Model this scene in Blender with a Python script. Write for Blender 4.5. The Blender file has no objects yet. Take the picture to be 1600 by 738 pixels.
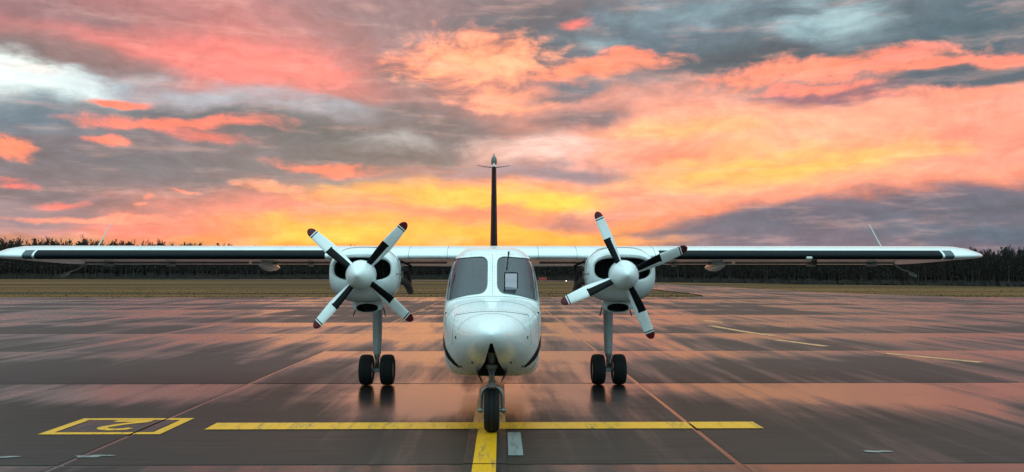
import bpy, bmesh, math, random
from mathutils import Vector, Matrix
from mathutils.bvhtree import BVHTree

random.seed(7)
R = math.radians
scene = bpy.context.scene
col = scene.collection

# ------------------------------------------------------------------ camera
FOC = 1330.0                      # focal length, in units of 1/1600 of the frame width
cam_d = bpy.data.cameras.new('camera')
cam = bpy.data.objects.new('camera', cam_d)
col.objects.link(cam)
cam_d.sensor_width = 36.0
cam_d.lens = FOC / 1600.0 * 36.0
cam_d.clip_start = 0.05
cam_d.clip_end = 6000
cam.location = (0, 0, 1.70)
cam.rotation_euler = (R(90 + 2.626), 0, R(-0.73))
scene.camera = cam
scene.view_settings.view_transform = 'Standard'
scene.view_settings.look = 'None'
scene.view_settings.exposure = 0.0
scene.view_settings.gamma = 1.0
scene.view_settings.use_curve_mapping = False
scene.cycles.max_bounces = 5
scene.cycles.diffuse_bounces = 2
scene.cycles.glossy_bounces = 3
scene.cycles.transparent_max_bounces = 12
scene.cycles.use_denoising = True


def lin(c):
    return tuple(((v / 255) / 12.92 if v / 255 <= 0.04045 else ((v / 255 + 0.055) / 1.055) ** 2.4) for v in c) + (1.0,)


# ------------------------------------------------------------------ world: dusk sky with clouds lit from below
SUN_EL, SUN_AZ = 4.0, -7.0
world = bpy.data.worlds.new('World')
scene.world = world
world.use_nodes = True
wn, wl = world.node_tree.nodes, world.node_tree.links
wn.clear()


def W(kind, **kw):
    n = wn.new(kind)
    for k, v in kw.items():
        setattr(n, k, v)
    return n


def wmath(op, a, b=None, c=None, clamp=False):
    n = W('ShaderNodeMath', operation=op)
    n.use_clamp = clamp
    for i, v in enumerate((a, b, c)):
        if v is None:
            continue
        if isinstance(v, (int, float)):
            n.inputs[i].default_value = v
        else:
            wl.new(v, n.inputs[i])
    return n.outputs[0]


tc = W('ShaderNodeTexCoord')
sep = W('ShaderNodeSeparateXYZ')
wl.new(tc.outputs['Generated'], sep.inputs[0])
dx, dy, dz = sep.outputs
az = wmath('ARCTAN2', dx, dy)
hyp = wmath('SQRT', wmath('ADD', wmath('MULTIPLY', dx, dx), wmath('MULTIPLY', dy, dy)))
el = wmath('ARCTAN2', dz, hyp)
# chart units: one unit = one hundredth of a radian of azimuth / elevation
comb = W('ShaderNodeCombineXYZ')
wl.new(wmath('MULTIPLY', az, 100.0), comb.inputs[0])
wl.new(wmath('MULTIPLY', el, 100.0), comb.inputs[1])
CH = comb.outputs[0]


def wnoise(vec, scale, detail=4, rough=0.55, sx=1.0, sy=1.0, off=(0, 0, 0)):
    m = W('ShaderNodeMapping')
    m.inputs['Scale'].default_value = (scale * sx, scale * sy, 1)
    m.inputs['Location'].default_value = off
    wl.new(vec, m.inputs[0])
    t = W('ShaderNodeTexNoise', noise_dimensions='2D')
    t.inputs['Scale'].default_value = 1.0
    t.inputs['Detail'].default_value = detail
    t.inputs['Roughness'].default_value = rough
    wl.new(m.outputs[0], t.inputs['Vector'])
    return t


def wwarp(vec, tex, ax, ay):
    s = W('ShaderNodeVectorMath', operation='SUBTRACT')
    wl.new(tex.outputs['Color'], s.inputs[0])
    s.inputs[1].default_value = (0.5, 0.5, 0.5)
    m = W('ShaderNodeVectorMath', operation='MULTIPLY')
    wl.new(s.outputs[0], m.inputs[0])
    m.inputs[1].default_value = (ax, ay, 0)
    a = W('ShaderNodeVectorMath', operation='ADD')
    wl.new(vec, a.inputs[0])
    wl.new(m.outputs[0], a.inputs[1])
    return a.outputs[0]


warp_big = wwarp(CH, wnoise(CH, 0.10, 2, 0.5, 0.7, 1.6), 8.0, 3.2)
WP = wwarp(warp_big, wnoise(CH, 0.42, 5, 0.6, 0.5, 1.3, (7, 3, 0)), 3.4, 1.5)
streak = wnoise(warp_big, 0.36, 8, 0.60, 0.40, 1.5, (3.3, 1.7, 0)).outputs['Fac']
puff = wnoise(warp_big, 0.70, 8, 0.60, 0.62, 1.25, (1.3, 9.2, 0)).outputs['Fac']

sky = W('ShaderNodeTexSky', sky_type='NISHITA')
sky.sun_disc = False
sky.sun_elevation = R(SUN_EL)
sky.sun_rotation = R(SUN_AZ)
sky.altitude = 100
sky.dust_density = 2.5

# deck of cloud: colour by elevation (chart units = el*100 rad)
ramp_in = W('ShaderNodeMapRange')
sepw = W('ShaderNodeSeparateXYZ')
wl.new(WP, sepw.inputs[0])
wl.new(sepw.outputs[1], ramp_in.inputs['Value'])
ramp_in.inputs['From Min'].default_value = 0
ramp_in.inputs['From Max'].default_value = 157.0
ramp = W('ShaderNodeValToRGB')
wl.new(ramp_in.outputs[0], ramp.inputs[0])
stops = [(0.0, (250, 180, 105)), (3.2, (254, 182, 110)), (6.5, (252, 166, 128)), (9.5, (246, 160, 140)),
         (14, (214, 158, 152)), (20, (196, 154, 150)), (28, (176, 150, 150)), (36, (158, 152, 158)),
         (60, (196, 208, 214)), (100, (232, 252, 255)), (157, (236, 255, 255))]
els = ramp.color_ramp.elements
while len(els) < len(stops):
    els.new(0.5)
for e, (p, c) in zip(els, stops):
    e.position = p / 157.0
    e.color = lin(c)
# the side of the sky away from the sunset is a pale blue-grey overcast
back_f = W('ShaderNodeMapRange', interpolation_type='SMOOTHSTEP')
wl.new(dy, back_f.inputs['Value'])
back_f.inputs['From Min'].default_value = 0.62
back_f.inputs['From Max'].default_value = -0.10
mixb = W('ShaderNodeMix', data_type='RGBA')
wl.new(back_f.outputs[0], mixb.inputs['Factor'])
wl.new(ramp.outputs[0], mixb.inputs['A'])
backramp = W('ShaderNodeValToRGB')
wl.new(ramp_in.outputs[0], backramp.inputs[0])
bst = [(0, (98, 106, 116)), (25, (138, 152, 160)), (75, (232, 250, 254)), (157, (236, 255, 255))]
bel = backramp.color_ramp.elements
while len(bel) < len(bst):
    bel.new(0.5)
for e, (p, c) in zip(bel, bst):
    e.position = p / 157.0
    r_, g_, b_, _ = lin(c)
    e.color = (r_ * 1.30, g_ * 1.52, b_ * 1.52, 1)
wl.new(backramp.outputs[0], mixb.inputs['B'])
cur = mixb.outputs['Result']

PITCH, YAW = R(2.626), R(-0.73)


def chart(x, y):
    """direction (azimuth, elevation, chart units) of a place in the sky"""
    d = Vector(((x - 800) / FOC, 1.0, -(y - 369) / FOC))
    d = Matrix.Rotation(YAW, 3, 'Z') @ (Matrix.Rotation(PITCH, 3, 'X') @ d)
    return 100 * math.atan2(d.x, d.y), 100 * math.atan2(d.z, math.hypot(d.x, d.y)), 100.0 / FOC / (1 + ((x - 800) / FOC) ** 2)


BANKS = []


def blob(x, y, rx, ry, c, rot=0, soft=0.8, op=1.0, rag=0.5, tex='s'):
    """one cloud bank: a ragged ellipse of colour in the sky chart"""
    a, e, k = chart(x, y)
    BANKS.append((a, e, rx * k, ry * 100 / FOC, c, rot, soft * 1.2, op, rag * 0.85, tex))


def paint_bank(cur, bank):
    a, e, sx, sy, c, rot, soft, op, rag, tex = bank
    m = W('ShaderNodeMapping', vector_type='TEXTURE')
    m.inputs['Location'].default_value = (a, e, 0)
    m.inputs['Rotation'].default_value = (0, 0, R(rot))
    m.inputs['Scale'].default_value = (sx, sy, 1)
    # taking up the colour so far (at no weight to speak of) makes the banks evaluate one after the other
    seq = W('ShaderNodeVectorMath', operation='MULTIPLY_ADD')
    wl.new(cur, seq.inputs[0])
    seq.inputs[1].default_value = (1e-6, 1e-6, 0)
    wl.new(WP, seq.inputs[2])
    wl.new(seq.outputs[0], m.inputs[0])
    ln = W('ShaderNodeVectorMath', operation='LENGTH')
    wl.new(m.outputs[0], ln.inputs[0])
    d = wmath('MULTIPLY_ADD', streak if tex == 's' else puff, -2.0 * rag, ln.outputs['Value'])
    mr = W('ShaderNodeMapRange', interpolation_type='SMOOTHSTEP')
    wl.new(d, mr.inputs['Value'])
    mr.inputs['From Min'].default_value = 1.0 - rag + soft * 0.40
    mr.inputs['From Max'].default_value = 1.0 - rag - soft * 0.85
    mr.inputs['From Min'].default_value, mr.inputs['From Max'].default_value = mr.inputs['From Max'].default_value, mr.inputs['From Min'].default_value
    mr.inputs['To Min'].default_value, mr.inputs['To Max'].default_value = op, 0.0
    mx = W('ShaderNodeMix', data_type='RGBA')
    wl.new(mr.outputs[0], mx.inputs['Factor'])
    wl.new(cur, mx.inputs['A'])
    mx.inputs['B'].default_value = lin(c)
    return mx.outputs['Result']


# --- broad colour areas
blob(1260, 225, 620, 150, (252, 182, 160), soft=0.7, rag=0.35)
blob(1180, 225, 260, 70, (255, 194, 156), soft=1.0, op=0.7)
blob(160, 285, 520, 120, (150, 138, 142), soft=0.6, rag=0.4)
blob(560, 215, 330, 75, (140, 134, 138), soft=0.6, rag=0.5)
blob(330, 85, 500, 88, (240, 152, 146), soft=1.1, rag=0.30)
blob(470, 105, 180, 30, (255, 158, 148), soft=1.0, op=0.7)
blob(90, 8, 330, 30, (168, 138, 140), soft=0.9, rag=0.5)
blob(20, 85, 190, 45, (150, 138, 138), rot=-4, soft=0.8, rag=0.5)
blob(180, 105, 150, 28, (158, 138, 138), rot=-12, soft=0.9, rag=0.4)
blob(630, 35, 210, 60, (166, 144, 146), soft=0.9, rag=0.5)
blob(860, 45, 150, 70, (128, 126, 132), soft=0.8, rag=0.5)
# --- pale gap on the left
blob(60, 150, 190, 42, (168, 186, 192), soft=0.8, rag=0.4)
blob(30, 118, 140, 30, (240, 250, 246), rot=-10, soft=0.7, rag=0.5)
blob(120, 142, 120, 16, (232, 244, 242), rot=-14, soft=0.8, rag=0.6)
blob(330, 158, 260, 26, (178, 190, 198), rot=-3, soft=1.1, rag=0.5, op=0.85)
blob(520, 172, 130, 18, (168, 178, 186), rot=-5, soft=1.1, rag=0.6, op=0.7)
blob(60, 186, 150, 26, (132, 146, 156), soft=0.8, rag=0.5)
blob(350, 186, 240, 15, (128, 132, 138), soft=0.8, rag=0.5)
blob(480, 212, 200, 22, (120, 124, 130), soft=0.8, rag=0.6)
blob(560, 240, 170, 20, (126, 126, 132), soft=0.8, rag=0.6)
blob(240, 250, 320, 34, (136, 134, 140), soft=0.9, rag=0.5)
blob(690, 195, 130, 28, (132, 128, 134), rot=-6, soft=0.8, rag=0.6)
blob(650, 128, 110, 38, (158, 134, 136), rot=-20, soft=0.9, rag=0.5)
blob(610, 222, 80, 14, (188, 186, 186), soft=1.0, rag=0.6, op=0.8)
blob(530, 285, 130, 18, (150, 146, 152), soft=0.9, rag=0.6)
blob(700, 272, 130, 14, (180, 150, 150), soft=0.9, rag=0.5)
blob(420, 335, 260, 34, (238, 158, 142), soft=1.0, rag=0.4)
# --- top right slate cloud
blob(1330, 45, 560, 92, (126, 138, 146), rot=-1, soft=0.5, rag=0.45)
blob(1010, 60, 160, 50, (124, 138, 148), soft=0.9, rag=0.5)
blob(1090, 22, 150, 20, (148, 168, 176), soft=1.0, rag=0.6)
blob(1330, 26, 80, 34, (182, 204, 208), rot=-20, soft=1.0, rag=0.7)
blob(1270, 45, 60, 22, (164, 188, 194), soft=1.0, rag=0.7)
blob(1160, 90, 190, 24, (110, 116, 122), soft=0.9, rag=0.5)
blob(1500, 55, 140, 50, (112, 128, 136), soft=1.0, rag=0.5)
blob(930, 68, 40, 16, (160, 178, 184), soft=1.0, rag=0.6)
# --- bright ragged orange cloud
blob(740, 92, 130, 44, (255, 172, 142), soft=0.6, rag=0.8, tex='p')
blob(755, 98, 90, 30, (255, 196, 158), soft=1.0, rag=1.0, tex='p', op=0.8)
blob(780, 155, 80, 18, (255, 178, 150), soft=0.7, rag=0.8, tex='p')
blob(930, 106, 120, 17, (255, 166, 138), rot=6, soft=0.6, rag=0.6, tex='p')
blob(975, 85, 40, 14, (255, 158, 134), soft=0.6, rag=0.7, tex='p')
blob(885, 37, 22, 9, (240, 144, 136), soft=1.0, rag=0.5, tex='p')
blob(1290, 108, 230, 20, (255, 166, 140), rot=2, soft=0.6, rag=0.7, tex='p')
blob(1500, 98, 160, 12, (255, 162, 140), rot=1, soft=0.6, rag=0.6, tex='p')
blob(1400, 86, 90, 11, (246, 156, 140), rot=10, soft=0.7, rag=0.7, tex='p')
blob(1500, 128, 200, 20, (118, 126, 134), rot=2, soft=0.5, rag=0.5)
blob(1310, 150, 120, 20, (172, 134, 140), soft=0.8, rag=0.6)
blob(1290, 138, 90, 9, (255, 160, 140), soft=0.8, rag=0.8, tex='p')
blob(1480, 152, 130, 9, (255, 170, 146), rot=-4, soft=0.8, rag=0.7, tex='p')
blob(900, 182, 100, 20, (150, 134, 138), rot=5, soft=0.8, rag=0.6)
blob(885, 134, 62, 12, (140, 140, 148), soft=0.7, rag=0.6)
blob(860, 150, 60, 8, (150, 138, 142), soft=0.8, rag=0.6)
blob(825, 236, 90, 26, (246, 214, 204), soft=1.0, rag=0.6)
blob(880, 268, 150, 16, (166, 150, 158), soft=0.8, rag=0.6)
blob(1060, 245, 90, 22, (232, 146, 134), soft=1.0, rag=0.7, op=0.8)
blob(1480, 215, 160, 40, (246, 160, 138), soft=1.0, rag=0.6, op=0.7)
# --- yellow light
blob(1200, 262, 230, 34, (255, 196, 128), rot=4, soft=1.0, rag=0.5)
blob(1220, 262, 150, 20, (255, 202, 126), rot=4, soft=1.0, rag=0.6)
blob(1060, 205, 120, 18, (255, 200, 140), soft=1.0, rag=0.7, op=0.8)
blob(1420, 235, 110, 14, (255, 200, 132), soft=1.0, rag=0.7, op=0.7)
blob(690, 305, 210, 24, (255, 190, 112), soft=0.9, rag=0.5)
blob(690, 308, 100, 14, (255, 204, 116), soft=1.0, rag=0.5)
blob(830, 318, 110, 22, (255, 208, 110), soft=0.9, rag=0.5)
blob(740, 336, 90, 15, (238, 150, 128), soft=0.8, rag=0.8, tex='p')
blob(640, 376, 470, 24, (255, 170, 92), soft=0.9, rag=0.3)
blob(560, 362, 300, 24, (255, 188, 106), soft=0.9, rag=0.4)
blob(860, 368, 170, 16, (255, 190, 98), soft=0.9, rag=0.5)
blob(520, 372, 120, 12, (255, 206, 108), soft=1.0, rag=0.4)
# --- low slate bank on the right with a lit rim
blob(1490, 366, 720, 84, (255, 158, 116), rot=4.2, soft=0.5, rag=0.22)
blob(1500, 374, 720, 83, (140, 132, 144), rot=4.2, soft=0.25, rag=0.22)
blob(1560, 318, 250, 24, (124, 126, 136), rot=4, soft=0.9, rag=0.6)
blob(1250, 350, 260, 18, (126, 126, 138), rot=3, soft=0.9, rag=0.6)
blob(1540, 365, 200, 22, (118, 128, 140), soft=0.9, rag=0.5)
blob(890, 345, 90, 14, (196, 146, 140), soft=0.9, rag=0.6)
blob(960, 378, 110, 9, (255, 178, 108), soft=0.9, rag=0.4)
# --- left: small lit clouds
blob(190, 358, 220, 20, (246, 156, 140), soft=0.9, rag=0.5)
blob(60, 345, 110, 26, (172, 154, 158), soft=0.9, rag=0.5)
blob(24, 233, 52, 20, (255, 160, 132), rot=-8, soft=0.5, rag=0.5, tex='p')
blob(192, 163, 64, 8, (255, 152, 132), rot=2, soft=0.6, rag=0.4, tex='p')
blob(275, 195, 160, 10, (255, 152, 134), rot=3, soft=0.7, rag=0.5, tex='p')
blob(168, 219, 30, 6.5, (255, 156, 136), rot=-2, soft=0.6, rag=0.4, tex='p')
blob(320, 216, 48, 9, (238, 146, 136), rot=-8, soft=1.0, rag=0.6, tex='p')
blob(508, 260, 80, 9, (255, 150, 128), rot=-3, soft=0.8, rag=0.5, tex='p')
blob(428, 296, 44, 11, (255, 180, 150), rot=-6, soft=0.6, rag=0.6, tex='p')
blob(282, 299, 28, 3.6, (255, 164, 144), soft=0.7, rag=0.4, tex='p')
blob(205, 311, 15, 4, (255, 160, 142), soft=0.8, rag=0.4, tex='p')
blob(204, 322, 15, 4, (255, 170, 146), soft=0.8, rag=0.4, tex='p')
blob(95, 318, 36, 6, (246, 152, 142), soft=0.9, rag=0.5, tex='p')
blob(25, 285, 26, 6, (246, 148, 140), soft=0.9, rag=0.5, tex='p')
blob(150, 342, 120, 5, (255, 172, 148), rot=3, soft=0.9, rag=0.6, tex='p')

# fine cloud relief: lit and shaded billows
rel = W('ShaderNodeMapRange')
wl.new(puff, rel.inputs['Value'])
rel.inputs['From Min'].default_value = 0.3
rel.inputs['From Max'].default_value = 0.7
rel.inputs['To Min'].default_value = 0.92
rel.inputs['To Max'].default_value = 1.08
rel2 = W('ShaderNodeMapRange')
wl.new(streak, rel2.inputs['Value'])
rel2.inputs['From Min'].default_value = 0.3
rel2.inputs['From Max'].default_value = 0.7
rel2.inputs['To Min'].default_value = 0.92
rel2.inputs['To Max'].default_value = 1.08
rmul = wmath('MULTIPLY', rel.outputs[0], rel2.outputs[0])
base_sky = cur
fine_a = wnoise(CH, 0.30, 6, 0.6, 0.30, 2.0, (11.3, 4.1, 0)).outputs['Fac']


def wsmooth(v, a, b, top):
    n = W('ShaderNodeMapRange', interpolation_type='SMOOTHSTEP')
    wl.new(v, n.inputs['Value'])
    for k, x in zip(('From Min', 'From Max', 'To Min', 'To Max'), (a, b, 0.0, top)):
        n.inputs[k].default_value = x
    return n.outputs[0]


def veil(c, f, colour):
    mx = W('ShaderNodeMix', data_type='RGBA')
    wl.new(f, mx.inputs['Factor'])
    wl.new(c, mx.inputs['A'])
    mx.inputs['B'].default_value = lin(colour)
    return mx.outputs['Result']


def finish(c):
    vm = W('ShaderNodeVectorMath', operation='SCALE')
    wl.new(c, vm.inputs[0])
    wl.new(rmul, vm.inputs['Scale'])
    gmm = W('ShaderNodeGamma')
    wl.new(vm.outputs[0], gmm.inputs[0])
    gmm.inputs[1].default_value = 1.30
    bg = W('ShaderNodeBackground')
    wl.new(gmm.outputs[0], bg.inputs[0])
    bg.inputs[1].default_value = 1.32
    return bg.outputs[0]


# the banks are only worked out in the part of the chart that they can reach
painted = base_sky
for bk in BANKS:
    painted = paint_bank(painted, bk)
azc, elc = wmath('ABSOLUTE', wmath('MULTIPLY', az, 100.0)), wmath('MULTIPLY', el, 100.0)
inside = wmath('MULTIPLY', wmath('MULTIPLY', wmath('LESS_THAN', azc, 95.0), wmath('LESS_THAN', elc, 52.0)), wmath('GREATER_THAN', elc, -3.0))
sw = W('ShaderNodeMixShader')
wl.new(inside, sw.inputs[0])
wl.new(finish(base_sky), sw.inputs[1])
painted = veil(painted, wsmooth(fine_a, 0.50, 0.75, 0.22), (255, 206, 190))
wl.new(finish(painted), sw.inputs[2])
sh = sw.outputs[0]

bg_sky = W('ShaderNodeBackground')
wl.new(sky.outputs[0], bg_sky.inputs[0])
bg_sky.inputs[1].default_value = 0.05
addw = W('ShaderNodeMixShader')
addw.inputs[0].default_value = 0.94
wl.new(bg_sky.outputs[0], addw.inputs[1])
wl.new(sh, addw.inputs[2])
outw = W('ShaderNodeOutputWorld')
wl.new(addw.outputs[0], outw.inputs[0])
world.cycles.sampling_method = 'MANUAL'
world.cycles.sample_map_resolution = 256

# ------------------------------------------------------------------ sun, behind thin cloud at the horizon
sd = bpy.data.lights.new('sun', 'SUN')
sd.energy = 0.03
sd.angle = R(18)
sd.color = (1.0, 0.40, 0.25)
sun = bpy.data.objects.new('sun', sd)
col.objects.link(sun)
sdir = Vector((math.sin(R(SUN_AZ)) * math.cos(R(SUN_EL)), math.cos(R(SUN_AZ)) * math.cos(R(SUN_EL)), math.sin(R(SUN_EL))))
sun.rotation_euler = sdir.to_track_quat('Z', 'Y').to_euler()
sun.location = (-10, 60, 30)


# ================================================================== materials
class NT:
    def __init__(self, name):
        self.m = bpy.data.materials.new(name)
        self.m.use_nodes = True
        self.t = self.m.node_tree
        self.b = self.t.nodes['Principled BSDF']
        self.out = self.t.nodes['Material Output']

    def n(self, kind, **kw):
        x = self.t.nodes.new(kind)
        for k, v in kw.items():
            setattr(x, k, v)
        return x

    def l(self, a, b):
        self.t.links.new(a, b)

    def math(self, op, a, b=None, c=None, clamp=False):
        n = self.n('ShaderNodeMath', operation=op)
        n.use_clamp = clamp
        for i, v in enumerate((a, b, c)):
            if v is None:
                continue
            if isinstance(v, (int, float)):
                n.inputs[i].default_value = v
            else:
                self.l(v, n.inputs[i])
        return n.outputs[0]

    def noise(self, vec, scale=(1, 1, 1), detail=4, rough=0.55, loc=(0, 0, 0), dist=0.0):
        mp = self.n('ShaderNodeMapping')
        mp.inputs['Scale'].default_value = scale
        mp.inputs['Location'].default_value = loc
        self.l(vec, mp.inputs[0])
        t = self.n('ShaderNodeTexNoise')
        t.inputs['Scale'].default_value = 1
        t.inputs['Detail'].default_value = detail
        t.inputs['Roughness'].default_value = rough
        t.inputs['Distortion'].default_value = dist
        self.l(mp.outputs[0], t.inputs['Vector'])
        return t.outputs['Fac']

    def mr(self, v, a, b, c=0.0, d=1.0, smooth=True):
        n = self.n('ShaderNodeMapRange', interpolation_type='SMOOTHSTEP' if smooth else 'LINEAR')
        self.l(v, n.inputs['Value'])
        for k, x in zip(('From Min', 'From Max', 'To Min', 'To Max'), (a, b, c, d)):
            n.inputs[k].default_value = x
        return n.outputs[0]

    def mix(self, f, a, b):
        n = self.n('ShaderNodeMix', data_type='RGBA')
        if isinstance(f, (int, float)):
            n.inputs['Factor'].default_value = f
        else:
            self.l(f, n.inputs['Factor'])
        for k, v in (('A', a), ('B', b)):
            if isinstance(v, tuple):
                n.inputs[k].default_value = v if len(v) == 4 else v + (1,)
            else:
                self.l(v, n.inputs[k])
        return n.outputs['Result']

    def bump(self, h, strength, dist):
        n = self.n('ShaderNodeBump')
        n.inputs['Strength'].default_value = strength
        n.inputs['Distance'].default_value = dist
        self.l(h, n.inputs['Height'])
        self.l(n.outputs[0], self.b.inputs['Normal'])

    def pos(self):
        return self.n('ShaderNodeNewGeometry').outputs['Position']

    def obj(self):
        return self.n('ShaderNodeTexCoord').outputs['Object']


def simple(name, c, rough=0.5, metal=0.0, var=0.12, scale=6.0, coat=0.0, spec=0.5):
    m = NT(name)
    v = m.noise(m.obj(), (scale,) * 3, 4)
    f = m.mr(v, 0.3, 0.7, 1 - var, 1 + var, False)
    mul = m.n('ShaderNodeVectorMath', operation='SCALE')
    mul.inputs[0].default_value = c
    m.l(f, mul.inputs['Scale'])
    m.l(mul.outputs[0], m.b.inputs['Base Color'])
    m.b.inputs['Metallic'].default_value = metal
    m.l(m.mr(v, 0.3, 0.7, rough * 0.85, min(1, rough * 1.2), False), m.b.inputs['Roughness'])
    m.b.inputs['Coat Weight'].default_value = coat
    m.b.inputs['Coat Roughness'].default_value = 0.12
    m.b.inputs['Specular IOR Level'].default_value = spec
    return m.m


def make_paint():
    m = NT('white_aircraft_paint')
    o = m.obj()
    n1 = m.noise(o, (1.4, 0.5, 2.0), 5, 0.6)
    n2 = m.noise(o, (14, 2.0, 14), 4, 0.6)
    grime = m.mr(m.math('MULTIPLY', n1, n2), 0.20, 0.50)
    c = m.mix(grime, (0.80, 0.83, 0.83), (0.66, 0.69, 0.68))
    spots = m.noise(o, (38, 9, 38), 3, 0.7, (2, 5, 1))
    c = m.mix(m.math('MULTIPLY', m.mr(spots, 0.66, 0.74), 0.55), c, (0.30, 0.29, 0.27))
    m.l(c, m.b.inputs['Base Color'])
    m.l(m.mr(n2, 0.3, 0.7, 0.26, 0.34), m.b.inputs['Roughness'])
    m.b.inputs['Coat Weight'].default_value = 0.5
    m.b.inputs['Coat Roughness'].default_value = 0.10
    h = m.noise(o, (3.1, 1.2, 3.1), 2)
    m.bump(h, 0.05, 0.02)
    return m.m


def make_concrete(name, slabs=True):
    m = NT(name)
    p = m.pos()
    # damp streaks run along the slabs (broomed and swept lengthwise)
    st = m.noise(p, (0.85, 0.060, 1), 6, 0.62, dist=0.25)
    st2 = m.noise(p, (3.0, 0.16, 1), 4, 0.6, (4, 1, 0), 0.2)
    big = m.noise(p, (0.10, 0.07, 1), 3, 0.5, (2, 7, 0))
    fine = m.noise(p, (0.8, 26.0, 1), 3, 0.6)
    grit = m.noise(p, (30, 30, 30), 4, 0.7)
    wet = m.math('ADD', m.math('MULTIPLY', st, 0.72), m.math('MULTIPLY', st2, 0.28))
    wet = m.math('ADD', wet, m.math('MULTIPLY_ADD', big, 0.5, -0.25))
    if slabs:
        oi = m.n('ShaderNodeObjectInfo')
        rnd = oi.outputs['Random']
        sp = m.n('ShaderNodeSeparateXYZ')
        m.l(m.obj(), sp.inputs[0])
        wob = m.noise(p, (0.35, 0.35, 1), 4, 0.6, (9, 2, 0))
        ey = m.math('ADD', sp.outputs[1], m.math('MULTIPLY_ADD', wob, 7.0, -3.5))
        edge = m.mr(ey, -1.0, 3.4, -0.06, 0.13)
        wet = m.math('ADD', wet, edge)
        wet = m.math('ADD', wet, m.math('MULTIPLY_ADD', rnd, 0.20, -0.10))
    for cx_, cy_, rx_, ry_, k_ in ((-0.8, 11.6, 2.4, 2.8, 0.24), (5.6, 11.6, 2.2, 2.6, 0.16), (0.5, 24.0, 12.0, 10.0, 0.09), (12, 34.0, 10.0, 14.0, 0.07), (-5.6, 12.2, 1.8, 1.6, 0.12)):
        mp = m.n('ShaderNodeMapping', vector_type='TEXTURE')
        mp.inputs['Location'].default_value = (cx_, cy_, 0)
        mp.inputs['Scale'].default_value = (rx_, ry_, 1)
        m.l(p, mp.inputs[0])
        ln_ = m.n('ShaderNodeVectorMath', operation='LENGTH')
        m.l(mp.outputs[0], ln_.inputs[0])
        wet = m.math('ADD', wet, m.mr(ln_.outputs['Value'], 0.0, 1.0, k_, 0.0))
    wetm = m.mr(wet, 0.41, 0.67)
    dry = m.mix(grit, (0.022, 0.020, 0.018), (0.042, 0.038, 0.034))
    damp = m.mix(grit, (0.015, 0.012, 0.010), (0.029, 0.024, 0.020))
    dry = m.mix(m.mr(fine, 0.35, 0.7), dry, damp)
    c = m.mix(wetm, dry, damp)
    m.l(c, m.b.inputs['Base Color'])
    r = m.mr(wetm, 0.0, 1.0, 0.48, 0.19, False)
    r = m.math('ADD', r, m.math('MULTIPLY_ADD', fine, 0.12, -0.06))
    m.l(r, m.b.inputs['Roughness'])
    m.l(m.mr(wetm, 0, 1, 0.12, 1.0, False), m.b.inputs['Specular IOR Level'])
    h = m.math('ADD', m.math('MULTIPLY', grit, 0.4), m.math('MULTIPLY', fine, 0.6))
    m.bump(h, 0.45, 0.004)
    return m.m


def make_road_paint(name, c, worn=0.5):
    m = NT(name)
    p = m.pos()
    n1 = m.noise(p, (9, 1.2, 1), 5, 0.7)
    n2 = m.noise(p, (30, 30, 1), 4, 0.7)
    w = m.mr(m.math('ADD', m.math('MULTIPLY', n1, 0.6), m.math('MULTIPLY', n2, 0.4)), worn, worn + 0.14)
    col_ = m.mix(w, c, (0.09, 0.08, 0.06))
    m.l(col_, m.b.inputs['Base Color'])
    m.l(m.mr(n1, 0.3, 0.7, 0.30, 0.50), m.b.inputs['Roughness'])
    m.bump(n2, 0.3, 0.002)
    return m.m


def make_grass(name):
    m = NT(name)
    p = m.pos()
    a1 = m.noise(p, (0.004, 0.035, 1), 3, 0.5)
    a2 = m.noise(p, (0.006, 0.16, 1), 3, 0.5, (3, 8, 0))
    a = m.math('MULTIPLY_ADD', a2, 0.6, m.math('MULTIPLY', a1, 0.4))
    b = m.noise(p, (0.25, 0.9, 1), 5, 0.65)
    g = m.noise(p, (0.02, 0.03, 1), 3, 0.5, (5, 5, 0))
    c = m.mix(m.mr(a, 0.43, 0.57), (0.046, 0.026, 0.011), (0.170, 0.080, 0.028))
    c = m.mix(m.math('MULTIPLY', m.mr(b, 0.4, 0.7), 0.4), c, (0.065, 0.046, 0.019))
    c = m.mix(m.math('MULTIPLY', m.mr(g, 0.5, 0.68), 0.6), c, (0.050, 0.040, 0.015))
    m.l(c, m.b.inputs['Base Color'])
    m.b.inputs['Roughness'].default_value = 0.95
    m.b.inputs['Specular IOR Level'].default_value = 0.1
    m.bump(b, 0.8, 0.15)
    return m.m


def make_glass(name, tint):
    m = NT(name)
    t = m.t
    tr = m.n('ShaderNodeBsdfTransparent')
    tr.inputs[0].default_value = tint + (1,)
    gl = m.n('ShaderNodeBsdfGlossy')
    gl.inputs['Color'].default_value = (0.82, 0.93, 1, 1)
    gl.inputs['Roughness'].default_value = 0.06
    fr = m.n('ShaderNodeFresnel')
    fr.inputs[0].default_value = 1.58
    mx = m.n('ShaderNodeMixShader')
    m.l(m.math('MULTIPLY_ADD', fr.outputs[0], 1.0, 0.04, True), mx.inputs[0])
    m.l(tr.outputs[0], mx.inputs[1])
    m.l(gl.outputs[0], mx.inputs[2])
    m.l(mx.outputs[0], m.out.inputs[0])
    return m.m


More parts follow.
